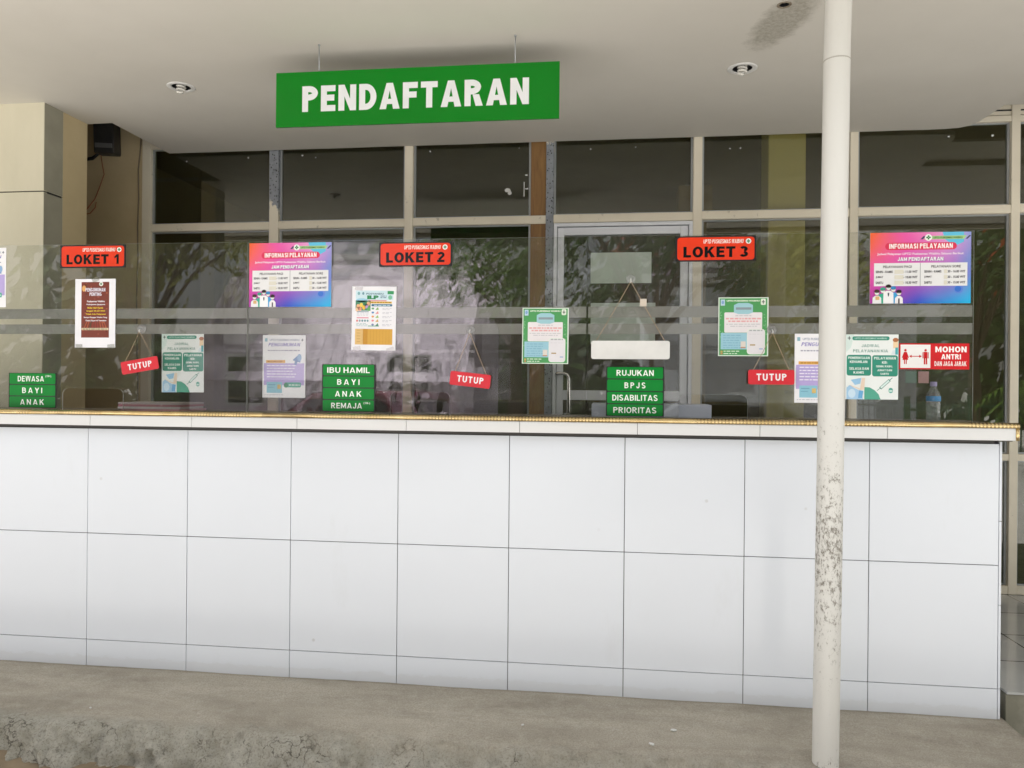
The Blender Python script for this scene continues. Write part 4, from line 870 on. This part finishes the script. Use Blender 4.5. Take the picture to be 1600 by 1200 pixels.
# ------------------------------------------------------------------ things on the left wall
t = thing('wall_box', 'black box hung high on the tan wall in the canopy gap', 'box', (-3.0, 1.55, 3.0))
mb = MB(); mx = Matrix.Rotation(R(14), 4, 'Z') @ Matrix.Rotation(R(6), 4, 'X'); mb.box(-.066, .066, -.09, .04, -.11, .30, bev=.008, mtx=mx); mb.build('case', DARKBOX, t)
mb = MB(); mb.box(-.056, .056, -.098, -.0905, -.075, -.045, bev=.003, mtx=mx); mb.build('front_strip', pm('grey_strip', (.16, .16, .16), rough=.35), t)
mb = MB(); mb.tube([(-.055, -.02, -.10), (-.12, 0, -.13), (-.17, .0, -.135), (-.21, .0, -.12)], [.008, .012, .012, .008], 8); mb.build('bracket', BLACKP, t)
mb = MB(); mb.tube([(-3.085, 1.59, 2.90), (-3.07, 1.585, 2.83), (-3.06, 1.59, 2.77), (-3.09, 1.59, 2.69), (-3.13, 1.592, 2.60), (-3.18, 1.59, 2.54), (-3.21, 1.585, 2.505), (-3.20, 1.58, 2.492), (-3.16, 1.585, 2.50), (-3.125, 1.59, 2.54), (-3.12, 1.593, 2.58)], .0035, 6)
tag(mb.build('loose_cable', REDWIRE), 'thin red brown cable dangling from the black box on the wall', 'cable')
mb = MB(); mb.tube([(-2.79, 1.597, 3.05), (-2.795, 1.597, 2.95), (-2.81, 1.597, 2.8), (-2.806, 1.597, 2.6), (-2.812, 1.597, 2.4), (-2.808, 1.597, 2.2), (-2.815, 1.597, 1.9), (-2.808, 1.597, 1.6), (-2.80, 1.597, 1.3), (-2.81, 1.597, .9), (-2.81, 1.597, .12)], .0055, 6)
tag(mb.build('wall_cable', GREYCABLE), 'brown cable running down the tan wall beside the first cream mullion', 'cable')

# ------------------------------------------------------------------ things on the counter
t = thing('water_bottle', 'clear plastic water bottle with a blue label on the right end of the counter', 'bottle', (1.846, .25, 1.1915))
mb = MB(); mb.lathe([(.0, .004), (.022, .001), (.028, .006), (.029, .03), (.0275, .036), (.029, .042), (.0275, .05), (.029, .056), (.029, .108), (.027, .118), (.020, .134), (.0125, .146), (.0115, .155), (.0125, .157)], n=24); mb.build('body', PET, t)
mb = MB(); mb.lathe([(.0293, .088), (.0295, .0885), (.0295, .1095), (.0293, .11)], n=24); mb.build('label', BLUELABEL, t)
mb = MB(); mb.lathe([(.0, .173), (.0125, .173), (.0138, .170), (.0138, .154), (.0132, .1535)], n=20); mb.build('cap', CAPP, t)
mb = MB(); mb.box(.351, .888, .20, .42, 1.1915, 1.252, bev=.004)
t = tag(mb.build('flat_box', BLUEWHITE), 'pale blue white flat box on the counter behind the RUJUKAN board', 'box')
rg = random.Random(9); z = 1.1915
for i in range(4):
    mb = MB(); hh_ = rg.uniform(.007, .011); mx = Matrix.Translation((-1.80+rg.uniform(-.02, .02), .30, z)) @ Matrix.Rotation(R(rg.uniform(-8, 8)), 4, 'Z')
    mb.box(-.165, .165, -.11, .11, 0, hh_, bev=.001, mtx=mx); z += hh_+.0004
    tag(mb.build('paper_folder', pm('folder_'+'abcd'[i], [(.62, .30, .34), (.70, .66, .66), (.55, .24, .28), (.60, .52, .52)][i], rough=.6)), ['pink folder at the bottom of the stack behind the left screen', 'white folder second from the bottom of the stack behind the left screen', 'dark pink folder second from the top of the stack behind the left screen', 'greyish folder on top of the stack behind the left screen'][i], 'folder', 'folders stacked on the counter')
for x0, x1, c, lb in ((2.228, 2.292, (.01, .10, .04), 'small dark green label on the window behind the bottle'), (2.302, 2.362, (.50, .28, .28), 'small faded pink label on the window right of the dark green one')):
    mb = MB(); mb.box(x0, x1, 1.6305, 1.6313, 1.366, 1.438); tag(mb.build('window_label', pm('window_label_ink', c, rough=.5)), lb, 'label')

# white chips lying on the walkway
for x, y, r, lb in ((.69, -.30, .012, 'white chip on the walkway left of the pole, nearer the counter'), (.60, -.43, .011, 'white chip near the kerb left of the pole'), (.105, -.34, .006, 'tiny white chip on the middle of the walkway'), (-1.66, -.44, .005, 'tiny white chip at the far left of the walkway')):
    rg = random.Random(int(x*100)); mb = MB(); mb.prism([(r*rg.uniform(.7, 1.2)*math.cos(-q*.9), r*.55*rg.uniform(.7, 1.2)*math.sin(-q*.9)) for q in range(7)], 0, .004)
    tag(mb.build('white_chip', WHITEP, None, (x, y, .004), (R(-90), 0, rg.uniform(-.6, .6))), lb, 'chip', 'white chips on the walkway')
# ------------------------------------------------------------------ the yard behind the camera (seen in the glass)
def leafmat(n, a, b): return pm(n, a, b, 1.5, .55, spec=.3)
LEAF = [leafmat('leaf_green', (.07, .16, .02), (.13, .22, .03)), leafmat('leaf_olive', (.16, .19, .03), (.24, .24, .05)), leafmat('leaf_dark', (.03, .085, .02), (.07, .13, .025))]
FLOWER = pm('orange_flower', (.55, .10, .03), rough=.6); BARK = pm('bark', (.16, .11, .075), (.09, .065, .045), 14, .9, bump=.5)
def tree(x, y, h, cr, lm, lab, seed, flower=0, n=2600):
    rg = random.Random(seed); t = thing('yard_tree', lab, 'tree', (x, y, -.26), group='trees in the yard')
    mb = MB(); th = h*.45; mb.tube([(0, 0, 0), (.1, .05, th*.5), (.05, 0, th)], [.2, .15, .11], 9)
    cl = []
    for i in range(11):
        a = rg.uniform(0, 6.28); d = cr*rg.uniform(.25, .85); e = Vector((math.cos(a)*d, math.sin(a)*d, th + (h-th)*rg.uniform(.15, .9)))
        mb.tube([(.05, 0, th*.8), Vector((.05, 0, th)).lerp(e, .5)+Vector((0, 0, .15)), e], [.07, .04, .015], 6); cl.append((e, cr*rg.uniform(.28, .5)))
    mb.build('trunk', BARK, t); mb = MB()
    for i in range(n):
        c, r = rg.choice(cl); p = Vector((rg.gauss(0, 1), rg.gauss(0, 1), rg.gauss(0, .8))); p = c + p.normalized()*r*rg.random()**.4
        q = Vector((rg.gauss(0, 1), rg.gauss(0, 1), rg.gauss(0, 1))).normalized(); s_ = rg.uniform(.05, .13); u_ = q.orthogonal().normalized(); v_ = q.cross(u_)
        f = mb.b.faces.new([mb.b.verts.new(p+u_*s_*1.6), mb.b.verts.new(p+v_*s_*.6), mb.b.verts.new(p-u_*s_*1.6), mb.b.verts.new(p-v_*s_*.6)])
        f.material_index = 1 if rg.random() < flower else 0
    mb.build('crown', [lm, FLOWER], t, recalc=False)
tree(-1.6, -12.5, 6.2, 2.4, LEAF[0], 'leafy green tree in the yard reflected beside the timber post', 1)
tree(1.2, -11.0, 6.8, 2.5, LEAF[2], 'dark tree with orange flowers reflected in the door glass', 2, .05, 4200)
tree(5.2, -13.5, 5.6, 2.2, LEAF[1], 'olive green tree reflected right of the LOKET 3 sign', 3)
tree(-11.5, -15, 7.0, 3.0, LEAF[1], 'broad olive tree reflected in the leftmost window', 4)
tree(9.4, -14, 6.2, 2.6, LEAF[2], 'dark tree with orange flowers reflected by the white pole', 5, .03)
tree(13.5, -17, 6.8, 2.8, LEAF[0], 'tall green tree reflected in the window at the right end', 6)
# bank of leaves added behind the yard to block sky between the trees
mb = MB(); rg = random.Random(12)
for i in range(7000):
    x = rg.uniform(-30, 30); z = rg.random()**1.2*(5.0 + 1.6*math.sin(x*.5) + 1.1*math.sin(x*1.3+1)); p = Vector((x, -26 + rg.uniform(-1.2, 1.2), z))
    q = Vector((rg.gauss(0, .7), rg.gauss(0, 1)+.8, rg.gauss(0, .7))).normalized(); s_ = rg.uniform(.18, .42); u_ = q.orthogonal().normalized(); v_ = q.cross(u_)
    f = mb.b.faces.new([mb.b.verts.new(p+u_*s_*1.5), mb.b.verts.new(p+v_*s_*.7), mb.b.verts.new(p-u_*s_*1.5), mb.b.verts.new(p-v_*s_*.7)])
tag(mb.build('sky_block_leaves', LEAF[2], None, (0, 0, -.26), recalc=False), 'dark green leaf bank added far behind the yard to block sky in reflections', 'leaf backdrop', kind='stuff')
# palm
t = thing('yard_palm', 'young palm reflected in the window right of the last acrylic screen', 'palm', (8.6, -8.5, -.26)); rg = random.Random(4)
mb = MB(); mb.tube([(0, 0, 0), (.05, 0, .7), (.02, 0, 1.5)], [.14, .11, .09], 9); mb.build('trunk', BARK, t); mb = MB()
for i in range(14):
    a = i*.45+rg.uniform(-.1, .1); ln = rg.uniform(1.1, 1.6); d = Vector((math.cos(a), math.sin(a), 0)); sd_ = Vector((-d.y, d.x, 0)); up_ = rg.uniform(.2, .9)
    for j in range(16):
        f_ = j/16; p = Vector((0, 0, 1.5)) + d*ln*f_ + Vector((0, 0, up_*ln*f_ - 1.0*ln*f_*f_)); l_ = .42*math.sin(math.pi*(f_*.85+.1))
        for s_ in (-1, 1):
            tip = p + sd_*s_*l_ + d*.18 - Vector((0, 0, .16)); mb.b.faces.new([mb.b.verts.new(q) for q in (p, p+d*.05, tip)])
mb.build('crown', LEAF[0], t, recalc=False)
# lilac building with white eaves, opposite
LIL = pm('lilac_wall', (.70, .62, .71), (.64, .57, .65), .6, .8); WH = pm('white_fascia', (.80, .80, .80), rough=.5); RF = pm('lilac_metal_roof', (.60, .505, .62), rough=.5)
t = thing('yard_building', 'low building with lilac sheet roof across the yard, reflected beside the LOKET 2 sign', 'building', (-6.6, -15, -.26))
mb = MB(); mb.box(-3.6, 3.4, -6.5, 0, 0, 1.7); mb.box(-3.6, 3.4, -6.5, -3.2, 1.7, 5.9); mb.build('wall', LIL, t)
mb = MB(); mb.box(-3.7, 3.5, -3.19, -3.05, 5.15, 5.40); mb.box(-3.7, 3.5, -3.19, -3.1, 5.52, 5.62); mb.box(-3.7, 3.5, -3.19, -3.1, 5.72, 5.82); mb.build('eave', WH, t)
mb = MB()
for i in range(46):      # ribbed sheet roof sloping down towards the clinic
    x0 = -3.8+.16*i; mb.box(x0, x0+.155, 0, .03+.012*(i % 2), 0, 4.55, mtx=Matrix.Translation((0, .25, 1.62)) @ Matrix.Rotation(R(43), 4, 'X'))
mb.build('roof', RF, t)
for x in (-2.6, 1.6):
    mb = MB(); mb.box(x, x+1.1, .002, .06, 1.0, 2.3); fr_ = mb.build('window', WH, t); mb = MB(); mb.box(x+.07, x+1.03, .062, .07, 1.07, 2.23); mb.build('pane', BLACKP, fr_)
t = thing('yard_house', 'white walled house with white eaves reflected above the green poster by the pole', 'house', (4.6, -19, -.26))
mb = MB(); mb.box(-3.2, 4.2, -3, 0, 0, 4.4); mb.build('wall', pm('pale_blue_wall', (.66, .69, .75), rough=.8), t)
mb = MB(); mb.box(-3.5, 4.5, -3.2, .4, 4.55, 4.75); mb.box(-3.5, 4.5, .02, .3, 4.95, 5.1); mb.build('eave', WH, t)
mb = MB(); mb.prism([(-3.6, 5.2), (4.6, 5.2), (3.4, 6.4), (-2.4, 6.4)], -3.3, .1); mb.build('roof', RF, t)
# low hedge and green bar fence
t = thing('yard_fence', 'green barred fence across the yard reflected at the right end', 'fence', (8, -10.5, -.26)); GF = pm('green_fence_paint', (.02, .10, .04), rough=.5)
mb = MB()
for i in range(60): mb.box(-2.5+i*.12, -2.478+i*.12, 0, .022, .1, 1.35)
mb.build('bars', GF, t); mb = MB(); mb.box(-2.6, 4.7, .024, .06, .2, .25); mb.box(-2.6, 4.7, .024, .06, 1.2, 1.25); mb.build('rail', GF, t)
for i in range(4): mb = MB(); mb.box(-2.6+i*2.4, -2.52+i*2.4, .062, .14, 0, 1.45); mb.build('post', GF, t)
def car(x, y, rz, body, lab):
    t = thing('parked_car', lab, 'car', (x, y, -.26), (0, 0, rz), 'cars parked across the yard')
    prof = [(-1.9, .35), (-1.95, .62), (-1.85, .88), (-1.0, .98), (-.45, 1.40), (.9, 1.45), (1.65, 1.02), (1.95, .95), (1.98, .40)]
    mb = MB(); rows = []
    for yy, ins in ((-.82, .0), (-.80, .04), (-.66, .09), (.66, .09), (.80, .04), (.82, 0)):
        rows.append([mb.b.verts.new((px_*(1-ins*.15), yy*(1 if pz < 1.0 else .80), pz-(.10 if abs(yy) > .81 and pz > .5 else 0))) for px_, pz in prof])
    for a, b in zip(rows, rows[1:]):
        for i in range(len(prof)-1):
            f = mb.b.faces.new((a[i], b[i], b[i+1], a[i+1])); f.smooth = True
    mb.b.faces.new(rows[0]); mb.b.faces.new(rows[-1][::-1]); mb.build('body', body, t)
    for s_ in (-1, 1):
        mb = MB(); mb.prism([(-.72, 1.0), (-.38, 1.30), (.84, 1.34), (1.3, 1.02)], s_*.70, s_*.815); mb.build('side_window', BLACKP, t)
    mb = MB(); v_ = [mb.b.verts.new(p) for p in ((-1.0, -.66, 1.0), (-1.0, .66, 1.0), (-.49, .56, 1.395), (-.49, -.56, 1.395))]; mb.b.faces.new(v_)
    bmesh.ops.translate(mb.b, verts=mb.b.verts, vec=(-.03, 0, .02)); mb.build('windscreen', BLACKP, t)
    for wx in (-1.25, 1.2):
        for s_ in (-1, 1):
            mb = MB(); mb.tube([(wx, s_*.70, .30), (wx, s_*.845, .30)], .30, 22); wl = mb.build('wheel', BLACKP, t); mb = MB(); mb.tube([(wx, s_*.846, .30), (wx, s_*.852, .30)], .18, 16); mb.build('rim', CHROME, wl)
car(-4.4, -10.6, R(8), pm('maroon_paint', (.16, .02, .05), rough=.2), 'dark maroon car parked in the yard, reflected under the ILP notice')
car(1.7, -7.6, R(-6), pm('silver_paint', (.45, .47, .50), rough=.25, metal=.4), 'silver car parked in the yard, reflected low in the door')

bpy.data.objects.remove(_to); bpy.data.curves.remove(_tc)
